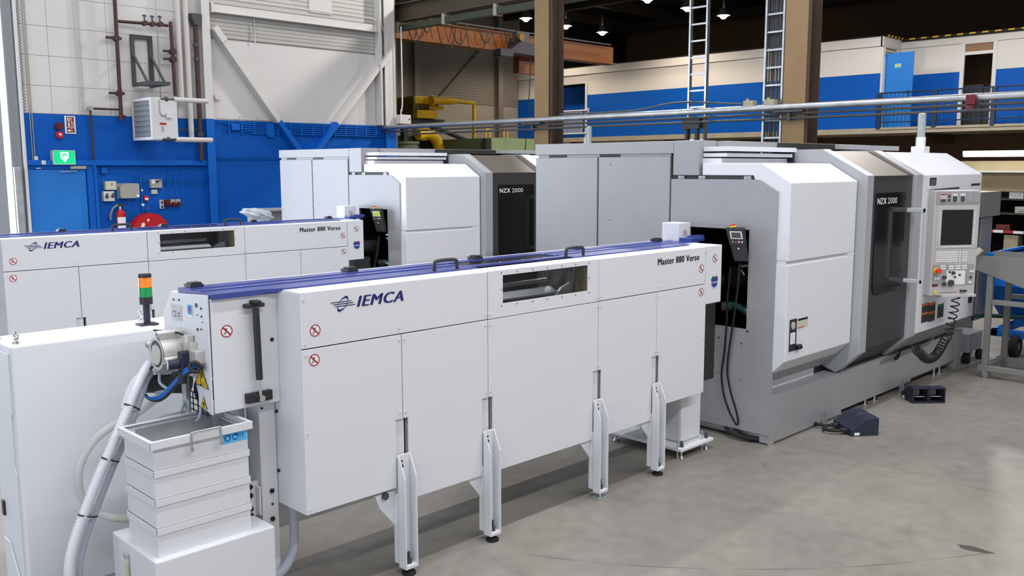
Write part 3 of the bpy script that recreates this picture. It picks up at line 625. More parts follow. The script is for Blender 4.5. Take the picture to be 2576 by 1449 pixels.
MB().box(HX0+.12, HX0+.22, HY0-.004, HY0, HZ0+.22, HZ0+.25, m=0).box(HX0+.14, HX0+.18, HY0-.004, HY0, HZ0+.12, HZ0+.20, m=1).build('data_label', ['red_print', 'grey_print'], t)
MB().box(HX0+.22, HX0+.30, HY0-.05, HY0, HZ0+.32, HZ0+.40).build('terminal_box', 'heater_white', t, bevel=.005)
MB().tube(smooth_path([(HX0+.12, HY0-.02, HZ1-.03), (HX0+.12, HY0-.02, HZ0+.42), (HX0+.15, HY0-.02, HZ0+.36), (HX0+.22, HY0-.02, HZ0+.36)], .03), .010, 6).build('supply_lead', 'box_grey', t)
for z, ln, lab in ((3.20, .72, 0), (2.61, .78, 1)):
    MB().cyl((HX0+.15, HY0+.02, z), (HX0+.42, HY0+.02, z), .025, 10).cyl((HX0+.22, HY0+.02, z), (HX0+.26, HY0+.02, z), .04, 10).build('pipe_union', 'iron_dark', t)
    MB().cyl((HX0+.36, HY0+.02, z), (HX0+.36+ln*.75, HY0+.02, z), .038, 12).build('lagged_pipe', 'pipe_white', t)
# white lagged risers and hopper pipe
for x, z0, lab in ((6.58, 3.20, 'left white lagged riser pipe behind the unit heater'), (6.715, 2.62, 'right white lagged riser pipe behind the unit heater')):
    single('riser_pipe', MB().tube([(x, WY-.13, 6.0), (x, WY-.13, z0)], .042, 12), 'pipe_white', lab, 'pipe')
t = thing('rainwater_hopper', 'dark funnel hopper with rusty downpipe beside the middle column', 'hopper', (6.93, WY-.12, 2.4))
MB().prism('y', [(6.85, 4.60), (7.02, 4.60), (7.02, 4.52), (6.96, 4.42), (6.90, 4.42), (6.85, 4.52)], WY-.20, WY-.06).build('hopper', 'iron_dark', t, bevel=.005)
MB().tube([(6.93, WY-.13, 4.44), (6.93, WY-.13, 2.6), (6.93, WY-.13, 2.30)], .034, 10).build('downpipe', 'pipe_rust', t)
MB().tube([(6.60, WY-.10, 2.78), (6.93, WY-.10, 2.78)], .014, 8).build('side_branch', 'pipe_rust', t)
for z in (4.12, 3.9, 2.72): MB().cyl((6.93, WY-.13, z-.03), (6.93, WY-.13, z+.03), .048, 10).build('collar', 'iron_dark', t)
bpy.data.objects['rainwater_hopper'].location.x -= .065
single('wall_vent', MB().cyl((7.24, WY-.03, 3.33), (7.24, WY+.0, 3.33), .062, 20).cyl((7.24, WY-.045, 3.33), (7.24, WY-.03, 3.33), .045, 20), 'wall_white', 'round cream vent cap on white wall beside the middle column', 'vent', bevel=.004)
# signs and small devices
t = thing('exit_sign', 'illuminated green emergency exit sign above the blue door', 'sign', (4.75, WY-.15, 2.25))
MB().box(4.615, 4.905, WY-.13, WY-.10, 2.245, 2.435).build('sign_face', 'sign_green', t)
MB().box(4.605, 4.615, WY-.14, WY-.02, 2.24, 2.44).box(4.905, 4.912, WY-.14, WY-.02, 2.24, 2.44).box(4.605, 4.912, WY-.14, WY-.02, 2.235, 2.245).box(4.605, 4.912, WY-.14, WY-.02, 2.435, 2.443).box(4.615, 4.905, WY-.10, WY-.02, 2.245, 2.435).build('housing', 'heater_white', t)
y = WY-.133
MB().add([(4.765-.055, y, 2.415), (4.765+.055, y, 2.415), (4.765+.055, y, 2.33), (4.765+.03, y, 2.31), (4.765, y, 2.265), (4.765-.03, y, 2.31), (4.765-.055, y, 2.33)], [range(7)]).build('exit_symbol', 'sign_white', t)
MB().box(4.735, 4.795, y-.003, y-.001, 2.37, 2.395).box(4.735, 4.747, y-.003, y-.001, 2.335, 2.37).box(4.783, 4.795, y-.003, y-.001, 2.335, 2.37).build('symbol_figure', 'sign_green', t)
single('motion_sensor', box(4.37, 4.425, WY-.09, WY-.03, 2.245, 2.355), 'heater_white', 'rounded white sensor left of the green exit sign', 'sensor', bevel=.02, seg=3)
single('wall_switch', box(4.453, 4.51, WY-.12, WY-.10, 2.235, 2.295), 'heater_white', 'small square white plate between sensor and green exit sign', 'switch', bevel=.004)
single('door_contact', box(4.395, 4.455, WY-.06, WY-.05, 2.176, 2.190), 'heater_white', 'tiny white strip on the door frame below the white sensor', 'contact strip')
t = thing('fire_sign', 'red and white fire equipment sign on blue wall', 'sign', (4.91, WY-.03, 2.68))
MB().box(4.835, 4.985, WY-.025, WY-.013, 2.685, 2.942).build('sign_board', 'white_print', t)
for j in range(3):
    z = 2.700+j*.079; MB().box(4.857, 4.925, WY-.029, WY-.026, z, z+.070).box(4.933, 4.965, WY-.029, WY-.026, z, z+.070).build('pictogram', 'brown_red_print', t)
MB().disc((4.891, WY-.031, 2.893), (0,-1,0), .024, 0, 18, .012).box(4.880, 4.902, WY-.032, WY-.030, 2.785, 2.838).box(4.872, 4.910, WY-.032, WY-.030, 2.716, 2.745).box(4.945, 4.953, WY-.032, WY-.030, 2.785, 2.838).build('pictogram_shape', 'white_print', t)
single('alarm_siren', MB().cyl((4.745, WY-.07, 2.79), (4.745, WY-.015, 2.79), .055, 16).cyl((4.745, WY-.09, 2.79), (4.745, WY-.07, 2.79), .035, 16), 'dark_red', 'dark red round alarm siren, upper of two beside fire sign', 'alarm', bevel=.005)
t = thing('alarm_beacon', 'red round alarm beacon with white centre, lower of two beside fire sign', 'alarm', (4.745, WY-.05, 2.6))
MB().cyl((4.745, WY-.07, 2.665), (4.745, WY-.015, 2.665), .052, 16).build('base_ring', 'red_paint', t, bevel=.006)
MB().cyl((4.745, WY-.09, 2.67), (4.745, WY-.07, 2.67), .018, 12).build('lens', 'white_print', t)
single('call_bell', MB().box(5.30, 5.39, WY-.08, WY-.015, 2.10, 2.19), 'beam_blue', 'small blue painted box beside the blue door frame', 'box', bevel=.01)
def wall_box(name, lab, cat, x0, x1, z0, z1, dpt, m, bev=.006): 
    t = thing(name, lab, cat, ((x0+x1)/2, WY-dpt, z0)); MB().box(x0, x1, WY-dpt, WY-.012, z0, z1).build('housing', m, t, bevel=bev); return t
t = wall_box('fuse_box', 'cream fuse box with small key, upper of two beside the blue door', 'electrical box', 5.335, 5.495, 1.855, 1.985, .11, 'box_cream')
MB().box(5.42, 5.428, WY-.116, WY-.11, 1.92, 1.955).build('key', 'black', t)
t = wall_box('switch_box', 'white switch box with dark switches below the cream fuse box', 'electrical box', 5.30, 5.46, 1.685, 1.835, .10, 'heater_white')
for x, z in ((5.34, 1.755), (5.43, 1.76)): MB().cyl((x, WY-.125, z), (x, WY-.10, z), .024, 10).box(x-.012, x+.012, WY-.135, WY-.12, z-.02, z+.05).build('rotary_switch', 'iron_dark', t)
t = wall_box('distribution_box', 'grey distribution box with cut corners on blue wall', 'electrical box', 5.53, 5.84, 1.715, 1.95, .03, 'box_grey')
MB().prism('y', [(5.56, 1.72), (5.78, 1.72), (5.835, 1.77), (5.835, 1.945), (5.60, 1.945), (5.54, 1.90), (5.54, 1.74)], WY-.13, WY-.03).build('cover', 'box_grey', t, bevel=.006)
MB().cyl((5.80, WY-.145, 1.755), (5.80, WY-.13, 1.755), .022, 12).build('lock', 'white_print', t)
t = wall_box('thermostat_box', 'grey thermostat box with black knob right of distribution box', 'electrical box', 6.03, 6.215, 1.87, 2.01, .09, 'box_grey')
MB().cyl((6.13, WY-.11, 1.97), (6.13, WY-.09, 1.97), .016, 12).cyl((6.18, WY-.10, 1.99), (6.18, WY-.09, 1.99), .010, 10).build('knob', 'black', t)
MB().box(6.045, 6.10, WY-.094, WY-.09, 1.94, 1.995).build('dial_label', 'white_print', t)
t = wall_box('light_switch', 'small white double light switch below the thermostat box', 'switch', 6.055, 6.145, 1.775, 1.845, .06, 'heater_white')
for x in (6.072, 6.103): MB().box(x, x+.026, WY-.066, WY-.06, 1.79, 1.83).build('rocker', 'box_cream', t)
t = wall_box('fire_call_point', 'small red fire call point on blue wall', 'alarm', 5.925, 6.0, 1.675, 1.75, .06, 'red_paint')
MB().box(5.94, 5.99, WY-.064, WY-.06, 1.685, 1.72).build('call_label', 'white_print', t)
t = wall_box('wall_socket', 'white wall socket left of the red sockets', 'socket', 6.175, 6.24, 1.54, 1.68, .06, 'heater_white', .012)
MB().cyl((6.207, WY-.066, 1.575), (6.207, WY-.06, 1.575), .022, 12).box(6.19, 6.225, WY-.066, WY-.06, 1.615, 1.67).build('socket_insert', 'iron_dark', t)
for i, lab in enumerate(('left of three red industrial sockets on blue wall', 'middle of three red industrial sockets on blue wall', 'right of three red industrial sockets on blue wall')):
    x = 6.30+i*.085; t = thing('power_socket', lab, 'socket', (x, WY-.06, 1.57), 'red industrial sockets')
    MB().box(x-.038, x+.038, WY-.07, WY-.012, 1.60, 1.685).build('housing', 'dark_red' if i == 0 else 'box_grey', t, bevel=.008)
    MB().cyl((x, WY-.10, 1.60), (x, WY-.06, 1.615), .034, 12).build('socket_lid', 'dark_red', t)
t = thing('fire_extinguisher', 'red fire extinguisher with white label hanging on blue wall', 'fire extinguisher', (5.53, WY-.1, 1.1))
MB().cyl((5.53, WY-.11, 1.0), (5.53, WY-.11, 1.50), .068, 20).cyl((5.53, WY-.11, 1.50), (5.53, WY-.11, 1.56), .068, 20, r2=.025).build('cylinder', 'red_paint', t)
MB().cyl((5.53, WY-.11, 1.56), (5.53, WY-.11, 1.60), .022, 10).build('neck', 'chrome', t)
MB().prism('y', [(5.50, 1.60), (5.58, 1.60), (5.60, 1.63), (5.53, 1.655), (5.49, 1.63)], WY-.13, WY-.09).build('trigger', 'black_plastic', t, bevel=.004)
a0 = [math.radians(q) for q in range(205, 336, 13)]
lv = [(5.53+.0695*math.cos(a), WY-.11+.0695*math.sin(a), z) for z in (1.22, 1.44) for a in a0]; k = len(a0)
MB().add(lv, [(i, i+1, k+i+1, k+i) for i in range(k-1)], 0, True).build('label', 'white_print', t)
MB().tube(smooth_path([(5.50, WY-.11, 1.625), (5.43, WY-.10, 1.58), (5.385, WY-.09, 1.47), (5.39, WY-.09, 1.40)], .02), .016, 8).build('discharge_hose', 'louvre_grey', t)
t = thing('hose_reel', 'large red fire hose reel on the blue wall', 'hose reel', (5.95, WY-.15, 0.9))
MB().cyl((5.95, WY-.06, 1.20), (5.95, WY-.035, 1.20), .285, 36).build('rear_disc', 'red_paint', t)
MB().cyl((5.95, WY-.19, 1.20), (5.95, WY-.06, 1.20), .22, 30).build('wound_hose', 'dark_red', t)
MB().cyl((5.95, WY-.215, 1.20), (5.95, WY-.19, 1.20), .285, 36).build('front_disc', 'red_paint', t, bevel=.006)
MB().cyl((5.95, WY-.235, 1.20), (5.95, WY-.215, 1.20), .035, 14).build('hub', 'chrome', t)
MB().bar((5.80, WY-.218, 1.22), (5.83, WY-.218, 1.34), .05, .002, upv=(0,1,0)).bar((5.90, WY-.218, 1.36), (5.91, WY-.218, 1.40), .03, .002, upv=(0,1,0)).build('label', 'white_print', t)
MB().tube(smooth_path([(5.90, WY-.05, 1.48), (5.90, WY-.07, 1.52), (5.895, WY-.06, 1.62), (5.89, WY-.04, 2.1)], .05), .014, 8).cyl((5.92, WY-.08, 1.545), (5.96, WY-.08, 1.535), .02, 8).build('feed_pipe', 'beam_blue', t)
t = thing('feed_valve', 'white valve caps on the pipe above the hose reel', 'valve', (5.895, WY-.06, 1.6))
MB().cyl((5.893, WY-.09, 1.615), (5.893, WY-.05, 1.615), .02, 10).build('cap', 'white_print', t); MB().cyl((5.897, WY-.07, 1.84), (5.897, WY-.05, 1.84), .016, 8).build('cap', 'white_print', t)
# painted-over services along the top of the blue dado
t = thing('service_lines', 'bundle of blue painted conduits along top of blue wall behind braces', 'conduit', (9.0, WY-.06, 2.75))
for i in range(6):
    z = 2.94-i*.036; MB().tube([(7.2+.12*i, WY-.05, z), (10.55, WY-.05, z)], .010, 6).build('conduit', 'beam_blue', t)
for i in range(14): MB().box(7.4+i*.23, 7.42+i*.23, WY-.065, WY-.012, 2.74, 2.95).build('clip', 'beam_blue', t)
single('service_rail', MB().tube([(7.2, WY-.04, 2.99), (8.25, WY-.04, 2.985), (8.45, WY-.04, 2.96)], .010, 6).box(7.62, 7.63, WY-.05, WY-.01, 2.96, 3.03).box(7.95, 7.96, WY-.05, WY-.01, 2.96, 3.03), 'pipe_white', 'thin white pipe on top of the blue dado right of middle column', 'pipe')
for x0, x1, z0, z1, lab in ((7.45, 7.60, 2.80, 2.90, 'small blue painted junction box right of the middle column'), (8.12, 8.24, 2.70, 2.93, 'upright blue painted junction box left of the diagonal brace')):
    single('junction_box', box(x0, x1, WY-.07, WY-.012, z0, z1), 'beam_blue', lab, 'junction box', bevel=.008)
t = thing('blue_ledge', 'blue painted horizontal ledge pipes low on wall right of middle column', 'pipe', (8.0, WY-.05, 2.2))
for z in (2.36, 2.33): MB().tube([(7.2, WY-.04, z), (10.5, WY-.04, z)], .010, 6).build('pipe', 'beam_blue', t)
# grey box with a plastic bag behind the rear lathe
single('grey_cabinet', MB().box(6.40, 7.3, 11.2, 11.8, 0, 1.585).box(6.36, 7.3, 11.15, 11.8, 1.585, 1.61), 'panel_grey', 'grey cabinet standing between the blue wall and the rear lathe', 'cabinet', bevel=.008)
bag = bmesh.new(); bmesh.ops.create_icosphere(bag, subdivisions=4, radius=1.0)
for v in bag.verts:
    p = v.co.copy(); w = 1+.14*math.sin(5*p.x+3*p.y)+.10*math.sin(9*p.z+4*p.x)+.07*math.sin(15*p.y+7*p.x)
    v.co = Vector((p.x*.20*w, p.y*.14*w, p.z*.075*w - p.x*.045))
me = bpy.data.meshes.new('plastic_bag'); bag.to_mesh(me); bag.free(); me.materials.append(MATS['bag_white'])
o = bpy.data.objects.new('plastic_bag', me); COL.objects.link(o); o.location = (6.20, 11.15, 1.56)
tag(o, 'crumpled translucent plastic bag hanging off the grey cabinet', 'bag')

# ================================================================== BAR FEEDERS
FYp = 3.77
def no_sign(parent, x, z, y, r=.028, figure=0, face='-y'):
    mb = MB(); n = (0,-1,0) if face == '-y' else (-1,0,0)
    def Q(u, w, d): return (x+u, y-d, z+w) if face == '-y' else (x-d, y-u, z+w)
    mb.disc(Q(0,0,.0008), n, r, 0, 28).disc(Q(0,0,.0016), n, r, 1, 28, r*.84)
    k = r*.62; e = r*.085
    if figure == 0:
        mb.disc(Q(-r*.30,-r*.35,.0014), n, r*.20, 2, 14, r*.12)
        mb.add([Q(-r*.25,-r*.2,.0014), Q(-r*.05,-r*.1,.0014), Q(r*.12,r*.55,.0014), Q(-r*.02,r*.45,.0014)], [(0,1,2,3)], 2)
        mb.add([Q(r*.02,-r*.25,.0014), Q(r*.12,-r*.2,.0014), Q(-r*.12,r*.5,.0014), Q(-r*.2,r*.4,.0014)], [(0,1,2,3)], 2)
    else:
        mb.add([Q(-r*.12,-r*.1,.0014), Q(r*.1,-r*.05,.0014), Q(r*.05,r*.45,.0014), Q(-r*.1,r*.4,.0014)], [(0,1,2,3)], 2)
        mb.add([Q(-r*.35,-r*.5,.0014), Q(-r*.2,-r*.5,.0014), Q(r*.08,0,.0014), Q(-r*.08,r*.05,.0014)], [(0,1,2,3)], 2)
        mb.add([Q(r*.2,-r*.5,.0014), Q(r*.35,-r*.45,.0014), Q(r*.08,r*.02,.0014), Q(-r*.02,-r*.02,.0014)], [(0,1,2,3)], 2)
    mb.add([Q(-k-e,k-e,.002), Q(-k+e,k+e,.002), Q(k+e,-k+e,.002), Q(k-e,-k-e,.002)], [(0,1,2,3)], 1)
    return mb.build('warning_decal', ['white_print', 'red_print' if figure == 0 else 'brown_red_print', 'black_print'], parent)
def screw(mb, x, z, y=FYp, r=.0065): mb.cyl((x, y, z), (x, y-.0035, z), r, 8)

def make_feeder():
    t = thing('bar_feeder', 'FRONT', 'bar feeder', (2.3, FYp, 0), 'white bar feeders')
    Y0 = FYp
    W = 'feeder_white'
    # carcass
    MB().box(2.34, 5.74, Y0+.03, 4.36, .55, 1.30).build('carcass', W, t)
    MB().box(2.30, 5.78, 4.36, 4.40, .20, 1.598).build('rear_panel', W, t)  # lower edge brought down, unseen, to keep the floor beneath in shade
    MB().box(2.30, 2.312, Y0+.012, 4.36, .487, 1.592).build('end_panel', W, t, bevel=.002)
    MB().box(5.765, 5.78, Y0+.014, 4.36, .489, 1.16).build('end_panel', W, t)
    MB().box(2.31, 5.9, 4.30, 4.355, 1.30, 1.60).build('inner_wall', 'machine_dark', t)
    MB().box(2.32, 6.0, Y0+.02, 4.30, 1.295, 1.315).build('drip_tray', 'machine_dark', t)
    # upper front panels with folded top flange
    def upper(x0, x1, z0=1.3235, hole=None, z1=1.60):
        mb = MB(); a = .0025
        if hole:
            h0, h1, hz0, hz1 = hole
            mb.box(x0+a, h0, Y0, Y0+.012, z0, z1).box(h1, x1-a, Y0, Y0+.012, z0, z1).box(h0, h1, Y0, Y0+.012, z0, hz0).box(h0, h1, Y0, Y0+.012, hz1, z1)
        else: mb.box(x0+a, x1-a, Y0, Y0+.012, z0, z1)
        mb.box(x0+a, x1-a, Y0+.012, 3.93, z1-.008, z1)
        return mb.build('upper_panel', W, t, bevel=0 if hole else .003)
    u1 = upper(2.30, 3.536); u2 = upper(3.536, 4.53, hole=(3.657, 4.418, 1.403, 1.569)); u3 = upper(4.53, 5.772)
    end = MB().box(5.775, 5.987, Y0, 4.05, 1.165, 1.604).build('end_cover', W, t, bevel=.004)
    MB().box(5.80, 6.04, 4.0, 4.36, 1.40, 1.595).build('end_housing', W, t)
    # viewing window
    p = MB().box(3.657, 4.418, Y0+.004, Y0+.008, 1.403, 1.569).build('window_pane', 'window_glass', u2)
    ws = MB()
    for i in range(7): 
        for z in (1.583, 1.389): ws.cyl((3.645+i*.131, Y0, z), (3.645+i*.131, Y0-.002, z), .0042, 6)
    for x in (3.645, 4.431): ws.cyl((x, Y0, 1.486), (x, Y0-.002, 1.486), .0042, 6)
    ws.build('window_screws', 'iron_dark', u2)
    MB().tube([(3.3, 3.93, 1.487), (4.20, 3.93, 1.487)], .007, 8).build('guide_rod', 'chrome', t)
    MB().tube([(3.3, 3.93, 1.472), (4.20, 3.93, 1.472)], .006, 8).build('guide_rod', 'chrome', t)
    MB().prism('x', [(3.83, 1.405), (3.90, 1.435), (3.90, 1.445), (3.83, 1.415)], 3.5, 4.20).build('guide_plate', 'zinc', t)
    MB().box(4.40, 4.415, 3.785, 3.86, 1.315, 1.59).build('inner_bulkhead', 'beige_board', t)
    MB().box(4.50, 4.515, 3.80, 4.30, 1.315, 1.59).build('cross_wall', 'panel_grey', t)
    MB().prism('y', [(4.20, 1.37), (4.37, 1.375), (4.355, 1.455), (4.27, 1.43)], 3.86, 3.88).build('deflector', 'zinc', t)
    MB().box(3.75, 3.95, 4.0, 4.2, 1.36, 1.46).build('pusher_carriage', 'lathe_door', t, bevel=.01)
    # lower panels with notches over the legs
    seams = (2.909, 3.536, 4.53, 5.172)
    def lower(x0, x1, z0, nl, nr):
        a = .0025; pts = []
        if nl: pts += [(x0+.036, z0), ]
        else: pts += [(x0+a, z0)]
        if nr: pts += [(x1-.049, z0), (x1-.049, .861), (x1-a, .861)]
        else: pts += [(x1-a, z0)]
        pts += [(x1-a, 1.3185), (x0+a, 1.3185)]
        if nl: pts += [(x0+a, .861), (x0+.036, .861)]
        return MB().prism('y', pts, Y0, Y0+.012).build('lower_panel', W, t, bevel=.002)
    lp = [lower(2.30, 2.909, .487, 0, 1), lower(2.909, 3.536, .40, 1, 1), lower(3.536, 4.53, .40, 1, 1), lower(4.53, 5.172, .40, 1, 1), lower(5.172, 5.785, .489, 1, 0)]
    for x in seams: 
        MB().box(x-.046, x+.016, Y0+.016, Y0+.026, .41, .87).build('notch_cover', W, t)
        MB().box(x+.016, x+.034, Y0+.028, Y0+.03, .41, .87).build('notch_gap', 'dark_void', t)
    pts = [(2.322, 1.563), (2.322, 1.345), (2.891, 1.355), (3.517, 1.35), (3.553, 1.35), (4.513, 1.35), (4.547, 1.35), (5.186, 1.357), (5.757, 1.357), (5.758, 1.564),
           (2.325, 1.29), (2.893, 1.29), (2.926, 1.29), (3.517, 1.288), (3.553, 1.288), (4.513, 1.287), (4.547, 1.287), (5.149, 1.287), (5.187, 1.286), (5.762, 1.286),
           (2.322, .90), (2.322, .51), (5.765, .91), (5.765, .51)]
    for x in seams: pts += [(x-.018, .895), (x+.018, .895), (x-.058, .52 if x < 3 else .43), ]
    for x, z in pts:
        q = MB(); screw(q, x, z); q.build('screw', 'screw_white', t)
    # legs
    for i, x in enumerate(seams):
        c = x-.008; a, b = c-.0425, c+.0425; ya, yb = 3.70, 3.763
        prof_l = [(yb, .04), (ya, .04), (ya, .55), (yb-.012, .665), (yb, .67)]
        leg = MB().prism('x', prof_l, a, a+.008).prism('x', prof_l, b-.008, b).box(a+.008, b-.008, yb-.008, yb, .04, .67).box(a+.008, b-.008, ya, yb-.008, .04, .062).build('leg', W, t, bevel=.003)
        MB().cyl((c, 3.733, .062), (c, 3.733, .085), .020, 6).cyl((c, 3.733, .085), (c, 3.733, .125), .009, 10).build('levelling_bolt', 'iron_dark', leg)
        MB().cyl((c, 3.733, .008), (c, 3.733, .04), .008, 8).build('levelling_stem', 'chrome', leg)
        if i != 2: MB().cyl((c, 3.733, 0), (c, 3.733, .014), .038, 18).cyl((c, 3.733, .014), (c, 3.733, .022), .034, 18, r2=.014).build('foot_pad', 'rubber', leg)
        else: MB().box(c-.05, c+.05, 3.70, 3.77, 0, .012).build('foot_pad', 'zinc', leg, bevel=.003)
        for z in (.615, .642): MB().cyl((a+.008, 3.735, z), (a+.014, 3.735, z), .010 if z < .63 else .005, 8).build('leg_bolt', 'black', leg)
        MB().prism('y', [(a, .47), (a-.13, .47), (a-.10, .39), (a, .27)], 3.79, 3.797).build('gusset', W, leg)
        MB().box(a, b, 3.765, 3.80, .06, .45).build('leg_spine', W, leg)
    MB().cyl((2.79, 3.79, .455), (2.79, 3.775, .455), .02, 14).build('cable_gland', 'iron_dark', t)
    # pedestal at the lathe end
    ped = MB().box(5.54, 5.98, 3.79, 4.50, .06, .085).build('base_plate', W, t, bevel=.006)
    MB().box(5.66, 5.93, 3.88, 4.26, .085, .55).build('pedestal', W, t, bevel=.02)
    MB().prism('x', [(4.26, .085), (4.47, .085), (4.26, .45)], 5.78, 5.80).prism('y', [(5.66, .085), (5.60, .085), (5.66, .40)], 4.05, 4.07).build('pedestal_gusset', W, t)
    for x, y in ((5.60, 3.83), (5.93, 3.83), (5.60, 4.46), (5.93, 4.46)):
        MB().cyl((x, y, .085), (x, y, .105), .016, 6).cyl((x, y, .105), (x, y, .13), .010, 8).build('anchor_nut', 'iron_dark', ped)
        MB().cyl((x, y, .012), (x, y, .06), .009, 8).cyl((x, y, 0), (x, y, .016), .03, 16, r2=.02).build('anchor_foot', 'chrome', ped)
        MB().cyl((x-.055, y, .0), (x-.055, y, .155), .006, 6).build('jack_screw', 'zinc', ped)
    # blue lid, clips, handles
    lid = MB().box(2.31, 3.60, 3.93, 4.325, 1.598, 1.608).box(4.46, 5.80, 3.93, 4.325, 1.598, 1.608).box(3.60, 4.46, 3.99, 4.05, 1.598, 1.608).box(3.60, 4.46, 4.23, 4.325, 1.598, 1.608).box(1.955, 2.31, 3.965, 4.325, 1.582, 1.608).prism('z', [(2.20, 3.965), (2.31, 3.935), (2.31, 3.99), (2.20, 3.99)], 1.59, 1.6079).box(5.80, 6.05, 4.02, 4.325, 1.598, 1.606).build('lid', 'blue_lid', t)
    for y in (4.09, 4.20):
        MB().box(1.96, 3.59, y, y+.004, 1.608, 1.612).build('lid_rib', 'blue_lid', lid)
        MB().box(4.47, 5.95, y, y+.004, 1.608, 1.612).build('lid_rib', 'blue_lid', lid)
    MB().box(3.60, 4.46, 4.05, 4.23, 1.601, 1.605).build('lid_window', 'pane', lid)
    MB().bar((4.25, 4.20, 1.613), (4.40, 4.13, 1.613), .010, .002).build('lid_slot', 'black', lid)
    MB().box(2.31, 6.0, 4.325, 4.36, 1.598, 1.606).build('rear_trim', W, t)
    for x in (2.03, 2.96, 3.93, 4.92, 5.88):
        c = MB().box(x-.035, x+.035, 4.27, 4.345, 1.608, 1.622).box(x-.027, x-.012, 4.275, 4.33, 1.622, 1.632).box(x-.007, x+.007, 4.275, 4.33, 1.622, 1.632).box(x+.012, x+.027, 4.275, 4.33, 1.622, 1.632).build('hinge', 'black_plastic', t, bevel=.002)
    for x in (3.38, 4.50):
        MB().tube(smooth_path([(x-.085, 3.955, 1.603), (x-.085, 3.955, 1.645), (x-.07, 3.955, 1.663), (x, 3.955, 1.667), (x+.07, 3.955, 1.663), (x+.085, 3.955, 1.645), (x+.085, 3.955, 1.603)], .012), .011, 8).build('lid_handle', 'black_plastic', t)
    for x in (2.5, 3.1, 3.9, 4.1, 4.3, 4.6, 5.2, 5.6): MB().cyl((x, 3.95 if x < 3.7 or x > 4.5 else 4.04, 1.606), (x, 3.95 if x < 3.7 or x > 4.5 else 4.04, 1.611), .006, 8).build('lid_screw', 'aluminium', lid)
    # lathe-end extras: white box and blue clamp
    bx = MB().box(6.04, 6.20, 4.205, 4.37, 1.40, 1.745).build('junction_cover', W, t, bevel=.004)
    no_sign(bx, 6.125, 1.665, 4.205, .024, 1)
    MB().box(6.02, 6.22, 4.08, 4.19, 1.60, 1.632).box(6.10, 6.26, 4.11, 4.17, 1.62, 1.645).build('nose_clamp', 'blue_lid', t, bevel=.005)
    MB().cyl((5.98, 4.0, 1.28), (6.30, 4.0, 1.28), .07, 18).cyl((6.0, 4.0, 1.28), (6.05, 4.0, 1.28), .10, 18).build('guide_nozzle', 'black', t)
    MB().box(5.99, 6.2, 3.95, 4.1, .5, 1.16).build('nozzle_support', 'machine_dark', t)
    # graphics
    lg = MB(); y = Y0-.0015
    text(lg, 'IEMCA', (2.628, y, 1.4965), .298, .056, shear=.28, bold=.11)
    for i, (x0, x1, z) in enumerate(((2.472, 2.595, 1.5325), (2.487, 2.607, 1.522), (2.497, 2.618, 1.511))):
        lg.add([(x0, y, z-.0022), (x1, y, z-.0022), (x1+.004, y, z+.0022), (x0+.004, y, z+.0022)], [(0,1,2,3)])
    def swoosh(sgn):
        o = []; q = []
        for i in range(15):
            a = math.radians(-8+ i*196/14); th = .011*math.sin(math.pi*i/14)**.7 if True else 0
            ex, ez = .026*math.cos(a), .034*math.sin(a)
            px, pz = ex+ez*.62, ez
            ix, iz = (.026-th*.4)*math.cos(a)+(.034-th)*math.sin(a)*.55, (.034-th)*math.sin(a)
            o.append((2.545+sgn*px, y, 1.522+sgn*(.004+pz))); q.append((2.545+sgn*(ix+.002), y, 1.522+sgn*(.004+iz)))
        n = len(o); lg.add(o+q, [(i, i+1, n+i+1, n+i) for i in range(n-1)])
    swoosh(1); swoosh(-1)
    lg.build('maker_logo', 'navy_print', u1)
    tx = MB(); text(tx, 'Master 880 Verso', (5.168, y, 1.509), .513, .047, bold=.12); tx.build('model_lettering', 'black_print', u3)
    no_sign(u1, 2.381, 1.408, Y0, .030); no_sign(lp[0], 2.371, 1.263, Y0, .030)
    no_sign(end, 5.890, 1.507, Y0, .031, 1); no_sign(u3, 5.712, 1.443, Y0, .031, 1); no_sign(lp[4], 5.716, 1.266, Y0, .031, 1)
    em = MB(); c = (5.892, Y0, 1.326)
    em.disc((c[0], Y0-.001, c[2]), (0,-1,0), .053, 0, 32).disc((c[0], Y0-.0015, c[2]), (0,-1,0), .042, 1, 32)
    for a0_, a1_, m in ((20, 72, 2), (108, 165, 3)):
        o = []; q = []
        for i in range(9):
            a = math.radians(a0_+(a1_-a0_)*i/8); o.append((c[0]+.053*math.cos(a), Y0-.002, c[2]+.053*math.sin(a))); q.append((c[0]+.043*math.cos(a), Y0-.002, c[2]+.043*math.sin(a)))
        em.add(o+q, [(i, i+1, 9+i+1, 9+i) for i in range(8)], m)
    text(em, 'UCIMU', (c[0]-.034, Y0-.002, c[2]-.008), .068, .012, m=0, shear=.2, bold=.08)
    for i in range(11):
        a = math.radians(205+i*13); px, pz = c[0]+.049*math.cos(a), c[2]+.049*math.sin(a)
        em.box(px-.0018, px+.0018, Y0-.0024, Y0-.0018, pz-.0022, pz+.0022, m=1)
    em.build('round_emblem', ['white_print', 'emblem_blue', 'red_print', 'green_print'], end)
    # left head
    hd = MB().box(1.952, 2.30, 3.98, 3.992, 1.032, 1.585).build('head_panel', W, t, bevel=.003)
    MB().box(1.96, 2.29, 4.0, 4.42, 1.20, 1.58).build('head_core', W, t)
    pl = MB()
    pl.prism('x', [(3.985, 1.028), (4.12, 1.055), (4.12, 1.16), (4.16, 1.185), (4.24, 1.185), (4.26, 1.15), (4.26, 1.05), (4.30, 1.05), (4.30, 1.2), (4.465, 1.22), (4.465, 1.47), (4.375, 1.578), (3.985, 1.604)], 1.938, 1.946)
    plate = pl.build('end_plate', W, t, bevel=.001)
    hl = MB()
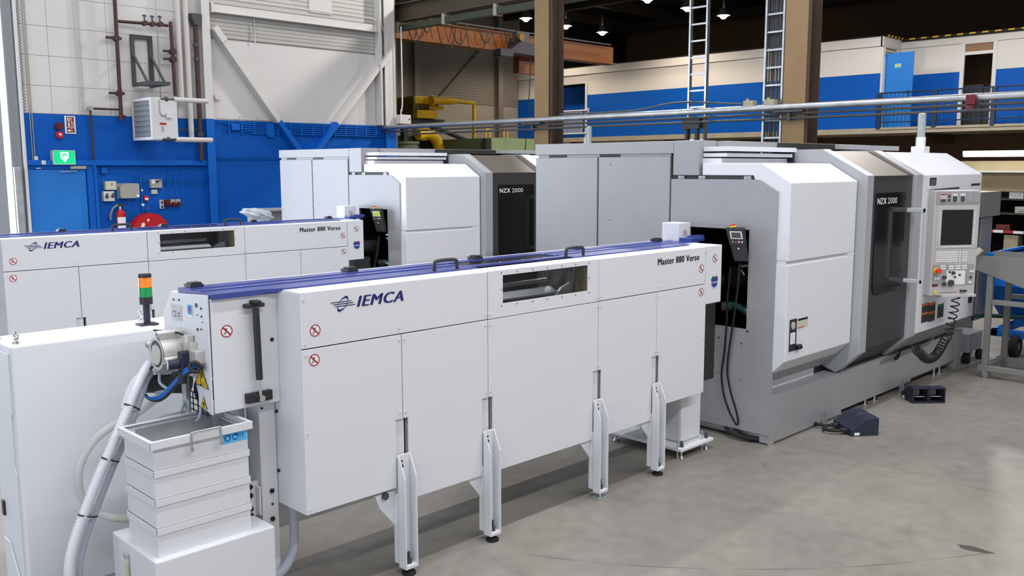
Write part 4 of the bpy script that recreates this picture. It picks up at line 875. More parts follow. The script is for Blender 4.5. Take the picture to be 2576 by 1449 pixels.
    for yy, zz, rr in ((4.096, 1.545, .011), (4.047, 1.535, .006), (4.047, 1.497, .006), (4.093, 1.429, .008), (4.055, 1.434, .005), (4.34, 1.548, .006), (4.28, 1.552, .006), (4.04, 1.47, .003), (4.09, 1.50, .003)): hl.cyl((1.938, yy, zz), (1.935, yy, zz), rr, 10)
    hl.build('plate_bolts', 'black', plate)
    ce = MB().box(1.935, 1.938, 4.259, 4.372, 1.447, 1.527, m=0)
    text(ce, 'CE', (1.9345, 4.352, 1.462), .044, .034, '-x', m=1)
    for j in range(4): ce.box(1.9343, 1.935, 4.268, 4.298 if j < 3 else 4.29, 1.455+j*.014, 1.461+j*.014, m=1 if j in (1, 2) else 2)
    for j in range(3): ce.box(1.9343, 1.935, 4.30+j*.022, 4.318+j*.022, 1.512, 1.516, m=2)
    ce.build('rating_plate', ['grey_plate', 'black_print', 'grey_print'], plate)
    qb = MB().box(1.935, 1.938, 4.142, 4.188, 1.492, 1.541, m=0).disc((1.9345, 4.165, 1.522), (-1,0,0), .017, 1, 20).add([(1.934, 4.18, 1.510), (1.934, 4.15, 1.510), (1.934, 4.165, 1.494)], [(0,1,2)], 2)
    qb.box(1.935, 1.938, 4.142, 4.188, 1.48, 1.492, m=3).build('quality_sticker', ['sky_print', 'blue_print', 'red_print', 'white_print'], plate)
    def tri(a, b, c_, nm, pic):
        mb = MB(); P3 = [Vector((1.9345, *q)) for q in (a, b, c_)]; cen = sum(P3, Vector())/3
        mb.add(P3, [(0,1,2)], 0); mb.add([cen+(q-cen)*.88-Vector((.0006,0,0)) for q in P3], [(0,1,2)], 1)
        for u0, u1_, w0, w1 in pic: mb.add([(1.9332, cen.y-u0, cen.z+w0), (1.9332, cen.y-u1_, cen.z+w0), (1.9332, cen.y-u1_, cen.z+w1), (1.9332, cen.y-u0, cen.z+w1)], [(0,1,2,3)], 0)
        mb.build(nm, ['black_print', 'yellow_print'], plate)
    tri((4.071, 1.250), (4.142, 1.158), (4.003, 1.148), 'hazard_decal', [(-.02, .005, -.028, -.022), (-.011, -.006, -.022, .03), (.0, .012, .012, .038), (.012, .018, -.02, -.008), (.026, .030, -.028, -.012)])
    tri((4.062, 1.108), (4.098, 1.052), (4.026, 1.046), 'hazard_decal', [(-.010, .012, -.004, .004), (.002, .010, -.014, .014), (-.012, -.004, .004, .010)])
    no_sign(hd, 2.027, 1.424, 3.98, .030)
    MB().cyl((2.265, 3.98, 1.351), (2.265, 3.977, 1.351), .010, 12).build('panel_plug', 'black', hd)
    # gas strut and stop block
    st = MB().box(2.115, 2.215, 3.945, 3.98, 1.525, 1.545).box(2.15, 2.19, 3.93, 3.98, 1.545, 1.56).build('strut_bracket', 'black_plastic', t, bevel=.003)
    MB().cyl((2.165, 3.945, 1.52), (2.17, 3.945, 1.17), .017, 12).build('strut_cylinder', 'black_plastic', t)
    MB().cyl((2.17, 3.945, 1.17), (2.172, 3.945, 1.075), .009, 10).cyl((2.172, 3.955, 1.078), (2.172, 3.925, 1.078), .016, 10).build('strut_rod', 'chrome', t)
    MB().box(2.105, 2.245, 3.955, 3.98, 1.055, 1.105).build('stop_block', 'black_plastic', t, bevel=.003)
    MB().box(2.13, 2.295, 3.981, 4.02, 1.045, 1.14).build('strut_plate', 'zinc', t)
    # support post under the head
    po = MB().box(2.205, 2.297, 4.03, 4.05, .10, 1.05).box(2.205, 2.215, 4.05, 4.16, .10, 1.05).box(2.205, 2.297, 4.0, 4.30, .0, .10).build('support_post', W, t, bevel=.003)
    for x, z, rr in ((2.26, .56, .013), (2.258, .412, .013), (2.26, .49, .006), (2.22, 1.0, .006)): MB().cyl((x, 4.03, z), (x, 4.022, z), rr, 6).build('post_bolt', 'black', po)
    MB().box(2.12, 2.205, 4.06, 4.08, .44, .62).box(2.185, 2.195, 4.02, 4.06, .45, .60).build('side_bracket', W, po, bevel=.003)
    for z in (.60, .555, .485, .45): MB().cyl((2.155, 4.06, z), (2.155, 4.048, z), .013, 6).build('bracket_bolt', 'black', po)
    for z in (.973, .662): MB().cyl((2.30, 4.015, z), (2.29, 4.015, z), .009, 8).build('panel_knob', 'black', t)
    MB().box(2.02, 2.19, 4.15, 4.30, .58, 1.03).build('head_stiffener', 'zinc', t)
    MB().tube(smooth_path([(2.35, 3.98, .50), (2.35, 3.98, .30), (2.335, 3.99, .20), (2.29, 4.0, .13), (2.24, 4.02, .10)], .02), .024, 10).build('drain_hose', 'hose_grey', t)
    # pneumatic cylinder with manifold, gauge and tubing
    cy, cz = 4.272, 1.303; xa, xb = 1.813, 1.938
    cyb = MB().cyl((xa, cy, cz), (xb, cy, cz), .074, 32).build('pneumatic_cylinder', 'cast_alu', t)
    MB().cyl((xa-.001, cy, cz), (xa-.004, cy, cz), .066, 28).build('cylinder_recess', 'iron_dark', cyb)
    MB().cyl((xa-.004, cy, cz-.004), (xa-.010, cy, cz-.004), .050, 28).build('cylinder_piston', 'cast_alu', cyb)
    MB().disc((xa-.006, cy, cz), (-1,0,0), .080, 0, 32, .066).build('cylinder_rim', 'cast_alu', cyb)
    for yy, zz in ((-.014, .096), (.108, .027), (.038, -.093), (-.085, -.021)):
        MB().cyl((xa-.006, cy+yy, cz+zz), (xb, cy+yy, cz+zz), .018, 14).build('tie_rod_rail', 'cast_alu', cyb)
        MB().cyl((xa-.009, cy+yy, cz+zz), (xa-.006, cy+yy, cz+zz), .009, 10).build('socket_bolt', 'panel_grey', cyb)
        MB().bar((xa, cy+yy*.8, cz+zz*.8), (xb, cy+yy*.8, cz+zz*.8), .04, .04).build('rail_web', 'cast_alu', cyb)
    MB().box(1.905, 1.938, 4.10, 4.19, 1.285, 1.365).box(1.895, 1.938, 4.035, 4.11, 1.27, 1.335).cyl((1.915, 4.15, 1.365), (1.915, 4.15, 1.395), .026, 12).build('air_manifold', 'cast_alu', t, bevel=.004)
    MB().box(1.86, 1.93, 4.11, 4.16, 1.23, 1.325).cyl((1.87, 4.135, 1.23), (1.87, 4.135, 1.17), .022, 12).build('air_regulator', 'navy_plastic', t, bevel=.005)
    gg = MB().cyl((1.815, 4.165, 1.262), (1.865, 4.15, 1.265), .024, 18).build('pressure_gauge', 'navy_plastic', t)
    MB().cyl((1.812, 4.166, 1.262), (1.815, 4.165, 1.262), .022, 18).build('gauge_face', 'white_print', gg)
    MB().tube(smooth_path([(1.92, 4.02, 1.25), (1.89, 4.03, 1.285), (1.87, 4.05, 1.275), (1.875, 4.04, 1.245), (1.91, 4.03, 1.24)], .01), .010, 8).build('tube_coil', 'black_plastic', t)
    for off, m, rr in ((0, 'tube_blue', .008), (.014, 'tube_blue', .006), (-.013, 'black_plastic', .008)):
        MB().tube(smooth_path([(1.90, 4.045, 1.262+off), (1.87, 4.11, 1.225+off), (1.85, 4.19, 1.155+off), (1.835, 4.26, 1.10+off), (1.82, 4.33, 1.065+off*.6), (1.80, 4.40, 1.07), (1.79, 4.43, 1.13), (1.795, 4.41, 1.19), (1.82, 4.36, 1.22)], .015), rr, 8).build('air_tube', m, t)
    MB().tube(smooth_path([(1.83, 4.30, 1.21), (1.83, 4.30, 1.15), (1.85, 4.26, 1.12), (1.84, 4.38, 1.085)], .015), .008, 8).build('air_tube', 'hose_grey', t)
    mo = MB().cyl((1.86, 4.52, 1.12), (2.0, 4.36, 1.12), .062, 22).build('drive_motor', 'machine_dark', t)
    MB().cyl((1.98, 4.20, 1.10), (2.04, 4.20, 1.10), .06, 22).build('motor_pulley', 'navy_plastic', t)
    MB().box(1.95, 1.965, 4.26, 4.33, .98, 1.2).build('motor_bracket', 'zinc', t, bevel=.003)
    for i in range(5): MB().tube([(1.97, 4.10+i*.05, .99), (1.97, 4.10+i*.05, 1.09)], .003, 5).build('guard_wire', 'black', t)
    for i in range(4): MB().tube([(1.97, 4.08, 1.0+i*.03), (1.97, 4.35, 1.0+i*.03)], .003, 5).build('guard_wire', 'black', t)
    MB().tube(smooth_path([(1.96, 4.30, 1.06), (1.93, 4.30, .98), (1.93, 4.22, .95), (1.94, 4.14, .98), (1.95, 4.12, 1.06), (1.95, 4.15, 1.15)], .015), .007, 8).build('earth_cable', 'hose_grey', t)
    MB().tube(smooth_path([(1.86, 4.41, 1.395), (1.90, 4.22, 1.40), (1.925, 4.19, 1.37), (1.93, 4.18, 1.32)], .015), .005, 6).build('sensor_cable', 'black', t)
    return t
_m = mat('window_glass', (0.02, 0.02, 0.02), 0.05, alpha=0.25)
mat('grey_plate', (0.50, 0.52, 0.56), 0.4)
F1 = make_feeder()
F2 = copy_tree(F1, None, (0, 4.65, 0))
F1['label'] = 'white bar feeder with blue lid in the foreground, its legs and head in view'
F2['label'] = 'white bar feeder farther back, in front of the blue wall'

# ================================================================== MACHINING CENTRES
def make_lathe():
    t = thing('turning_centre', 'FRONT', 'lathe', (6.33, 3.51, 0), 'grey and white turning centres')
    X = 6.33; G = 'lathe_grey'; Wm = 'lathe_white'; S = 'lathe_silver'
    # left end wall: side panel with opening
    sp = MB()
    sp.prism('x', [(4.30, 1.735), (4.30, 2.0), (3.51, 2.0), (3.51, 1.735)], X, X+.02)
    sp.prism('x', [(4.495, 2.0), (4.495, 2.090), (3.672, 2.092), (3.51, 2.0)], X, X+.02)
    sp.box(X, X+.02, 4.30, 4.495, .08, 2.0).box(X, X+.02, 3.51, 3.725, .08, 1.735).box(X, X+.02, 3.725, 4.30, .08, .880)
    side = sp.build('side_panel', G, t)
    MB().box(X, X+.03, 3.725, 4.30, 1.70, 1.7349).box(X, X+.03, 3.725, 3.745, .90, 1.70).box(X, X+.03, 3.745, 4.30, .8801, .905).build('opening_frame', 'panel_grey', t)
    v = .012
    MB().box(X+.9, X+.92, 3.70, 4.34, .70, 1.80).box(X+.03, X+.9, 3.705, 3.72, .80, 1.78).box(X+.03, X+.9, 4.302, 4.32, .80, 1.78).box(X+.03, X+.9, 3.72, 4.302, .80, .82).box(X+.03, X+.9, 3.72, 4.302, 1.76, 1.78).build('opening_lining', 'dark_void', t)
    MB().cyl((X+.25, 4.0, 1.28), (X+.9, 4.0, 1.28), .09, 20).cyl((X+.35, 4.0, 1.28), (X+.40, 4.0, 1.28), .11, 20).build('spindle', 'dark_void', t)
    MB().tube(smooth_path([(X+.08, 3.97, 1.07), (X+.10, 3.90, 1.07), (X+.10, 3.80, 1.03), (X+.12, 3.73, .97)], .02), .028, 10).build('coolant_hose', 'hose_teal', t)
    MB().cyl((X+.05, 4.0, 1.06), (X+.1, 3.95, 1.06), .04, 12).build('hose_coupling', 'machine_dark', t)
    MB().tube([(X+.06, 3.85, 1.40), (X+.06, 3.78, 1.41)], .012, 8).tube([(X+.06, 3.84, 1.37), (X+.06, 3.81, 1.33)], .010, 8).build('air_coupling', 'chrome', t)
    for y, z in ((3.99, .81), (3.78, .79), (4.0, .52), (3.78, .50)): MB().cyl((X, y, z), (X-.006, y, z), .008, 8).build('panel_bolt', 'chrome', side)
    MB().box(X+.05, X+.2, 3.56, 4.4, .02, .08).build('plinth', G, t)
    MB().box(X+.03, 10.3, 4.34, 6.05, .06, 2.29).build('machine_body', G, t)
    MB().box(7.26, 10.2, 3.72, 4.34, .42, 2.2).build('machine_core', 'machine_dark', t)
    # rear cabinet doors and cap
    for y0, y1 in ((4.512, 5.285), (5.303, 6.065)):
        dr = MB().box(X, X+.022, y0, y1, .10, 2.276).build('cabinet_door', G, t, bevel=.004)
        if y0 < 5:
            for z in (2.21, 1.72): MB().cyl((X, 5.15, z), (X-.002, 5.15, z), .006, 8).build('key_hole', 'iron_dark', dr)
    MB().box(X+.023, X+.03, 4.50, 6.05, .1, 2.29).build('door_gap', 'beam_brown', t)
    for y0, y1 in ((5.05, 5.28), (5.68, 5.90)):
        MB().box(X+.006, X+.010, y0, y1, 2.277, 2.302).build('vent_slot', 'black', t)
    MB().box(X+.01, X+.025, 4.51, 6.04, 2.2775, 2.3015).build('vent_strip', G, t)
    MB().box(X-.006, X+.30, 4.475, 6.07, 2.302, 2.404).build('cap', G, t, bevel=.004)
    MB().box(X-.006, X+.25, 4.225, 4.473, 2.122, 2.405).build('corner_cap', G, t, bevel=.004)
    MB().box(X+.015, X+.03, 3.70, 4.49, 2.09, 2.125).build('cover_gap', 'machine_dark', t)
    for y in (4.40, 4.20, 3.78): MB().box(X+.004, X+.015, y-.03, y+.03, 2.093, 2.118).cyl((X+.004, y, 2.105), (X-.002, y, 2.105), .006, 8).build('cover_tab', S, t)
    # roof
    MB().box(X+.25, 9.95, 4.10, 6.07, 2.355, 2.402).build('roof', G, t, bevel=.003)
    MB().box(7.35, 8.35, 4.05, 4.098, 2.345, 2.398).build('roof_slot', 'machine_dark', t)
    MB().box(X+.05, 7.42, 3.95, 4.22, 2.315, 2.352).box(X+.05, 7.45, 4.0, 4.22, 2.27, 2.30).box(X+.05, 7.6, 4.05, 4.4, 2.217, 2.26).build('slide_rail', Wm, t, bevel=.002)
    MB().box(7.44, 7.50, 4.0, 4.2, 2.23, 2.34).build('slide_stop', 'black', t)
    # left white covers
    xa, xb = X+.012, 7.468
    MB().prism('x', [(4.20, 2.123), (4.20, 2.217), (3.662, 2.217), (3.41, 2.068), (3.41, 1.472), (3.69, 1.472), (3.69, 2.02), (3.73, 2.123)], xa, xb).build('upper_cover', Wm, t, bevel=.005)
    MB().prism('x', [(3.69, 1.444), (3.41, 1.444), (3.41, .690), (3.53, .572), (3.69, .572)], xa, xb).build('lower_cover', Wm, t, bevel=.005)
    MB().box(xa+.003, 7.35, 3.432, 3.68, 1.444, 1.472).box(7.35, xb, 3.41, 3.68, 1.4442, 1.4718).build('cover_joint', Wm, t)
    MB().prism('x', [(3.53, .5715), (3.64, .462), (3.70, .462), (3.70, .5715)], X+.02, 7.48).build('under_panel', G, t)
    MB().box(X+.03, 7.3, 3.645, 3.72, .40, .462).build('apron_strip', Wm, t)
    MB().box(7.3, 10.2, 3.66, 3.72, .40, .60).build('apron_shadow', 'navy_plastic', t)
    # gauge recess and label on the lower cover
    gz = MB().box(6.40, 6.508, 3.404, 3.41, .762, 1.015).build('gauge_recess', 'black_plastic', t, bevel=.002)
    MB().cyl((6.445, 3.404, .965), (6.445, 3.399, .965), .03, 16).build('gauge_dial', 'panel_beige', gz)
    MB().box(6.405, 6.475, 3.396, 3.404, .82, .91).build('filter_bowl', 'key_white', gz, bevel=.003)
    MB().cyl((6.50, 3.402, .785), (6.56, 3.395, .785), .022, 12).build('drain_valve', 'black', gz)
    MB().box(6.53, 6.69, 3.4085, 3.41, .93, 1.008, m=0).box(6.53, 6.69, 3.408, 3.4085, .99, 1.008, m=1).box(6.53, 6.62, 3.408, 3.4085, .93, .94, m=2).build('information_label', ['box_cream', 'black_print', 'orange_print'], t)
    # door frames
    prof = [(4.2, 2.10), (4.2, 2.338), (3.735, 2.338), (3.33, 2.114), (3.33, .597), (3.535, .402), (3.655, .442), (3.70, .60), (3.70, 2.0)]
    MB().prism('x', prof, 7.482, 7.608).build('door_frame', S, t, bevel=.004)
    MB().prism('x', prof, 8.50, 8.662).build('door_frame', S, t, bevel=.004)
    # sliding door
    dprof = [(3.78, 2.30), (3.74, 2.318), (3.362, 2.108), (3.362, .61), (3.56, .415), (3.66, .45), (3.66, 2.05)]
    MB().prism('x', dprof[2:], 7.609, 8.499).build('sliding_door', 'lathe_door', t, bevel=.003)
    MB().prism('x', [(4.2, 2.25), (4.2, 2.325), (3.745, 2.325), (3.355, 2.110), (3.40, 2.07), (3.75, 2.25)], 7.6085, 8.4995).build('door_roof', 'door_grey_lit', t)
    MB().prism('x', [(3.745, 2.331), (3.362, 2.1195), (3.362, 2.113), (3.745, 2.324)], 8.40, 8.47).build('roof_seam', 'beam_brown', t)
    wpts = [(7.73, 1.16), (7.745, 1.10), (7.78, 1.075), (8.345, 1.075), (8.347, 1.962), (7.725, 1.962)]
    win = MB().prism('y', wpts, 3.352, 3.3618).build('door_window', 'black_glass', t, bevel=.002)
    tx = MB(); text(tx, 'NZX', (7.742, 3.3508, 1.866), .185, .052, bold=.09); text(tx, '2000', (7.955, 3.3508, 1.866), .195, .052)
    tx.build('model_lettering', 'white_print', win)
    MB().box(8.395, 8.435, 3.19, 3.362, 1.775, 1.815).box(8.395, 8.435, 3.19, 3.362, 1.13, 1.165).box(8.395, 8.435, 3.185, 3.215, 1.13, 1.815).build('door_handle', 'handle_silver', t, bevel=.004)
    # control housing on the right
    MB().prism('x', [(4.2, 2.10), (4.2, 2.326), (3.70, 2.326), (3.332, 2.108), (3.332, .612), (3.70, .612), (3.70, 2.0)], 8.664, 10.222).build('control_housing', Wm, t, bevel=.005)
    MB().prism('x', [(3.333, .611), (3.52, .425), (3.70, .425), (3.70, .611)], 8.664, 10.22).build('under_panel', G, t)
    h = (3.331)
    bd = MB().box(8.82, 8.975, 3.328, 3.332, 2.010, 2.082).build('maker_badge', 'black_plastic', t)
    for j in range(3): MB().box(8.835, 8.96, 3.3275, 3.328, 2.020+j*.018, 2.026+j*.018).build('badge_line', 'panel_grey', bd)
    b2 = MB().prism('y', [(9.90, 1.992), (10.16, 1.992), (10.18, 2.012), (9.93, 2.012)], 3.328, 3.332).build('nameplate', 'black_plastic', t)
    MB().prism('y', [(8.74, 1.972), (9.58, 1.965), (9.59, 1.985)], 3.328, 3.332).build('ventilation_slit', 'iron_dark', t)
    def warn(x0, x1, z0, z1, band):
        mb = MB().box(x0, x1, 3.3285, 3.332, z0, z1, m=0)
        for (b0, b1) in band: mb.box(x0, x1, 3.328, 3.3285, z0+(z1-z0)*b0, z0+(z1-z0)*b1, m=1)
        return mb
    warn(8.81, 8.97, .70, .885, ((.40, .52), (.86, 1.0))).build('warning_label', ['machine_dark', 'orange_print'], t)
    warn(8.98, 9.14, .69, .875, ((.40, .52), (.86, 1.0))).build('warning_label', ['machine_dark', 'orange_print'], t)
    warn(9.21, 9.36, .70, .835, ((.84, 1.0),)).build('warning_label', ['machine_dark', 'green_print'], t)
    MB().box(10.05, 10.15, 3.327, 3.332, .76, 1.01).build('side_grip', 'black', t)
    # swivelled operator panel
    O = Vector((8.80, 3.30, 0)); ang = math.radians(-33); du = Vector((math.cos(ang), math.sin(ang), 0)); dn = Vector((math.sin(ang), -math.cos(ang), 0))
    Wd = .485; z0, z1 = .975, 1.965
    def pb(u0, u1, n0, n1, a, b, m=0, mb=None):
        mb = mb or MB(); vs = []
        for z in (a, b):
            for u, n in ((u0, n0), (u1, n0), (u1, n1), (u0, n1)): q = O+du*u+dn*n; vs.append((q.x, q.y, z))
        return mb.add(vs, [(0,3,2,1),(4,5,6,7),(0,1,5,4),(1,2,6,5),(2,3,7,6),(3,0,4,7)], m)
    def pt(u, n, z): q = O+du*u+dn*n; return Vector((q.x, q.y, z))
    cp = pb(0, Wd, -.06, .05, z0, z1).build('operator_panel', 'panel_beige', t, bevel=.006)
    q = MB(); pb(.015, Wd-.015, .05, .054, 1.835, 1.955, mb=q); q.build('switch_strip', 'panel_grey', cp)
    for i, u in enumerate((.05, .17, .255, .335, .41)):
        q = MB(); pb(u, u+.07, .054, .058, 1.85, 1.94, mb=q); q.build('strip_module', 'panel_beige' if i < 3 else 'panel_grey', cp)
    for u in (.185, .268):
        q = MB(); pb(u, u+.04, .058, .066, 1.862, 1.91, mb=q, m=0); pb(u, u+.04, .058, .062, 1.915, 1.93, mb=q, m=1); q.build('toggle_switch', ['iron_dark', 'key_white'], cp)
    q = MB(); pb(.055, .115, .058, .060, 1.925, 1.935, mb=q, m=0); pb(.055, .11, .058, .062, 1.858, 1.885, mb=q, m=1); q.build('mode_module', ['red_print', 'iron_dark'], cp)
    for z in (1.915, 1.875): MB().cyl(pt(.145, .058, z), pt(.145, .066, z), .012, 10).build('key_switch', 'iron_dark', cp)
    q = MB(); pb(.03, Wd-.02, .05, .054, 1.42, 1.825, mb=q); q.build('screen_bezel', 'panel_beige', cp, bevel=.004)
    q = MB(); pb(.085, .415, .054, .057, 1.455, 1.785, mb=q); q.build('display_screen', 'black_glass', cp)
    q = MB()
    for i in range(12):
        pb(.06, .075, .054, .057, 1.47+i*.025, 1.482+i*.025, mb=q); pb(.428, .443, .054, .057, 1.47+i*.025, 1.482+i*.025, mb=q)
        pb(.095+i*.027, .112+i*.027, .054, .057, 1.432, 1.442, mb=q)
    tag(q.build('soft_keys', 'key_white', cp), kind='stuff')
    q = MB()
    for r_ in range(5):
        for i in range(19):
            if i in (13, 15): continue
            pb(.045+i*.0178, .0595+i*.0178, .05, .055, 1.292+r_*.0205, 1.308+r_*.0205, mb=q)
    tag(q.build('keyboard_keys', 'key_white', cp), kind='stuff')
    q = MB(); pb(.025, Wd-.02, .05, .052, 1.07, 1.27, mb=q); q.build('control_plate', 'panel_grey', cp)
    q = MB(); pb(.17, .37, .052, .055, 1.075, 1.21, mb=q); q.build('key_field', 'key_white', cp)
    q = MB()
    for u in (.10, .19, .26, .33):
        for z in (1.222, 1.245): pb(u, u+.055, .052, .056, z, z+.016, mb=q)
    for u, z in ((.045, 1.13), (.075, 1.13), (.415, 1.19), (.44, 1.19), (.41, 1.085), (.43, 1.085)): pb(u, u+.02, .052, .056, z, z+.02, mb=q)
    q.build('push_buttons', 'key_white', cp)
    q = MB()
    for u, z in ((.19, 1.19), (.25, 1.14), (.30, 1.16), (.42, 1.135)): pb(u, u+.022, .055, .058, z, z+.016, mb=q)
    q.build('indicator_lamps', 'black', cp)
    for u, z, rr in ((.235, 1.19, .016), (.145, 1.15, .016), (.145, 1.085, .018), (.215, 1.095, .030), (.335, 1.015, .012), (.375, 1.015, .012)):
        MB().cyl(pt(u, .052, z), pt(u, .075, z), rr, 14).build('rotary_knob', 'lathe_door' if rr > .013 else 'iron_dark', cp)
    es = MB().cyl(pt(.055, .052, 1.215), pt(.055, .060, 1.215), .028, 16).build('stop_collar', 'yellow_button', cp)
    MB().cyl(pt(.055, .06, 1.215), pt(.055, .085, 1.215), .014, 12).cyl(pt(.055, .085, 1.215), pt(.055, .105, 1.215), .024, 16).build('emergency_stop', 'red_button', cp)
    q = MB(); pb(.025, .08, .052, .056, 1.065, 1.085, mb=q); q.build('key_bank', 'dark_red', cp)
    MB().cyl(pt(.055, .05, 1.005), pt(.055, .058, 1.005), .016, 14).build('yellow_pilot', 'yellow_button', cp)
    q = MB(); pb(.11, .30, .05, .052, 1.00, 1.004, mb=q); q.build('drawer_line', 'iron_dark', cp)
    q = MB(); pb(.12, Wd+.004, -.05, .075, .955, .982, mb=q); q.build('panel_tray', 'panel_beige', cp, bevel=.004)
    # base
    MB().box(X+.008, 10.41, 3.512, 3.70, .085, .398).box(X+.008, 7.585, 3.513, 3.6, .012, .085).box(7.585, 9.11, 3.513, 3.6, .05, .085).build('base_front', G, t)
    MB().box(X+.02, 10.41, 3.55, 6.0, .05, .40).build('base_tray', G, t)
    MB().box(10.30, 10.44, 3.50, 3.75, .0, .42).build('base_corner', G, t)
    for x in (7.22, 8.84):
        MB().box(x-.018, x+.018, 3.485, 3.512, 0, .115).cyl((x+.006, 3.478, .02), (x+.006, 3.478, .13), .006, 6).build('levelling_bracket', 'zinc', t)
    for x in (6.38, 8.1, 8.3, 9.75, 9.9):
        MB().cyl((x, 3.53, 0), (x, 3.53, .085), .014, 8).cyl((x, 3.53, 0), (x, 3.53, .012), .032, 14).build('machine_foot', 'chrome', t)
    # clear beacon
    b = MB().box(10.01, 10.17, 3.86, 4.0, 2.326, 2.40).build('beacon_base', Wm, t, bevel=.006)
    MB().cyl((10.09, 3.93, 2.40), (10.09, 3.93, 2.50), .05, 16).build('beacon_collar', Wm, b)
    MB().cyl((10.09, 3.93, 2.50), (10.09, 3.93, 2.74), .042, 16).cyl((10.09, 3.93, 2.74), (10.09, 3.93, 2.755), .042, 16, r2=.03).build('beacon_lens', 'lens_clear', b)
    return t
M1 = make_lathe()
M2 = copy_tree(M1, None, (0, 4.68, .01))
M1['label'] = 'grey and white lathe at right in front, with swivelled operator panel'
M2['label'] = 'grey and white lathe farther back, partly hidden by the front one'

# remote pendants resting in the openings
def pendant(oy, lcd, lab, lab2):
    t = thing('remote_pendant', lab, 'remote control', (6.2, 3.79+oy, 1.43), 'feeder remote pendants')
    # local frame: face towards the camera side (-x,-y), tilted
    O = Vector((6.17, 3.865+oy, 1.72)); u = Vector((.35, -.90, 0)).normalized(); w = Vector((.10, -.18, -1)).normalized(); n = w.cross(u).normalized()
    if n.x > 0: n = -n
    def bx(u0, u1, w0, w1, n0, n1, mb=None, m=0, taper=0):
        mb = mb or MB(); vs = []
        for nn in (n0, n1):
            for a, b in ((u0, w0), (u1, w0), (u1-taper, w1), (u0+taper, w1)): vs.append(O+u*a+w*b+n*nn)
        return mb.add(vs, [(0,3,2,1),(4,5,6,7),(0,1,5,4),(1,2,6,5),(2,3,7,6),(3,0,4,7)], m)
    bd = bx(0, .145, 0, .15, -.06, 0, taper=.010).build('pendant_head', 'black_plastic', t, bevel=.008)
    bx(.012, .133, .14, .27, -.07, -.002, taper=.008).build('pendant_grip', 'black_plastic', t, bevel=.01)
    q = bx(.030, .122, .028, .088, 0, .003); q.build('display_frame', 'key_white', bd)
    bx(.040, .112, .036, .080, .003, .005).build('display', lcd, bd)
    for i, m in enumerate(('panel_grey', 'red_button', 'key_white', 'key_white')):
        c = O+u*(.040+i*.024)+w*.112; MB().cyl(c, c+n*.004, .007, 10).build('button', m, bd)
    c = O+u*.075+w*.165; MB().cyl(c-n*.002, c+n*.003, .007, 12).build('jog_button', 'key_white', bd)
    c = O+u*.06-w*.002-n*.02; MB().cyl(c, c-w*.012, .024, 14).build('stop_collar', 'yellow_button', bd); MB().cyl(c-w*.012, c-w*.026, .018, 14).build('stop_button', 'red_button', bd)
    return t
pendant(0, 'lcd_off', 'black remote pendant with dark screen hanging at the front lathe opening', None)
pendant(4.68, 'lcd_green', 'black remote pendant with lit green screen at the rear lathe opening', None)
single('pendant_cable', MB().tube(smooth_path([(6.26, 3.86, 1.40), (6.27, 3.885, 1.15), (6.27, 3.888, .93), (6.28, 3.907, .703), (6.28, 3.926, .529), (6.28, 3.905, .376), (6.28, 3.855, .246), (6.28, 3.790, .145), (6.28, 3.768, .130), (6.28, 3.760, .16), (6.28, 3.784, .250), (6.28, 3.832, .373), (6.28, 3.872, .538), (6.28, 3.868, .692), (6.28, 3.848, .849), (6.27, 3.82, 1.02), (6.26, 3.79, 1.25), (6.26, 3.78, 1.44)], .02), .0085, 8), 'rubber', 'black pendant cable looping down the side of the front lathe', 'cable')
single('pendant_cable', MB().tube(smooth_path([(6.26, 8.50, 1.40), (6.25, 8.53, 1.2), (6.25, 8.60, 1.0), (6.26, 8.62, .8), (6.3, 8.60, .7)], .02), .014, 8), 'rubber', 'black pendant cable at the opening of the rear lathe', 'cable')
single('ground_cable', MB().tube(smooth_path([(6.35, 3.92, .07), (6.30, 3.85, .05), (6.30, 3.70, .03), (6.38, 3.56, .03)], .02), .016, 8), 'rubber', 'outer black cable on the floor under the front lathe corner', 'cable', group='cables under the front lathe corner')
single('ground_cable', MB().tube(smooth_path([(6.35, 3.84, .07), (6.335, 3.76, .055), (6.345, 3.66, .035), (6.43, 3.58, .03)], .02), .014, 8), 'rubber', 'inner black cable on the floor under the front lathe corner', 'cable', group='cables under the front lathe corner')

# ================================================================== FOREGROUND LEFT: CABINET, TANK, BINS, HOSES
CY = 4.75; CZ = 1.343
t = thing('control_cabinet', 'tall white electrical cabinet with signal tower at lower left', 'cabinet', (1.9, 4.92, 0))
MB().box(1.305, 2.55, CY, 5.10, .05, CZ).build('cabinet_body', 'cabinet_white', t, bevel=.012, seg=3)
MB().box(1.33, 2.53, CY+.03, 5.08, 0, .05).build('plinth', 'cabinet_white', t)
dr = MB().prism('x', [(CY+.045, .12), (5.085, .12), (5.085, 1.30), (CY+.045, 1.30), (CY+.045, 1.0), (CY+.065, .97), (CY+.065, .72), (CY+.045, .69)], 1.298, 1.305).build('cabinet_door', 'cabinet_white', t, bevel=.002)
MB().box(1.288, 1.298, 5.02, 5.055, .42, .50).build('door_latch', 'black_plastic', dr, bevel=.003)
MB().prism('x', [(CY+.02, .05), (CY+.30, .05), (CY+.30, .30), (CY+.22, .30)], 1.288, 1.297).build('kick_plate', 'cabinet_white', t, bevel=.003)
for x, y, s in ((2.05, 5.03, 0), (1.345, 4.80, 0)):
    ey = MB().cyl((x, y, CZ), (x, y, CZ+.012), .018, 14).build('eye_bolt', 'chrome', t)
    MB().tube([(x+.0, y+.020*math.sin(a), CZ+.036+.022*math.cos(a)) for a in [2*math.pi*i/18 for i in range(19)]], .007, 8).build('eye_ring', 'chrome', ey)
MB().box(2.035, 2.065, 4.835, 4.85, CZ, CZ+.008).build('cable_plug', 'black', t)
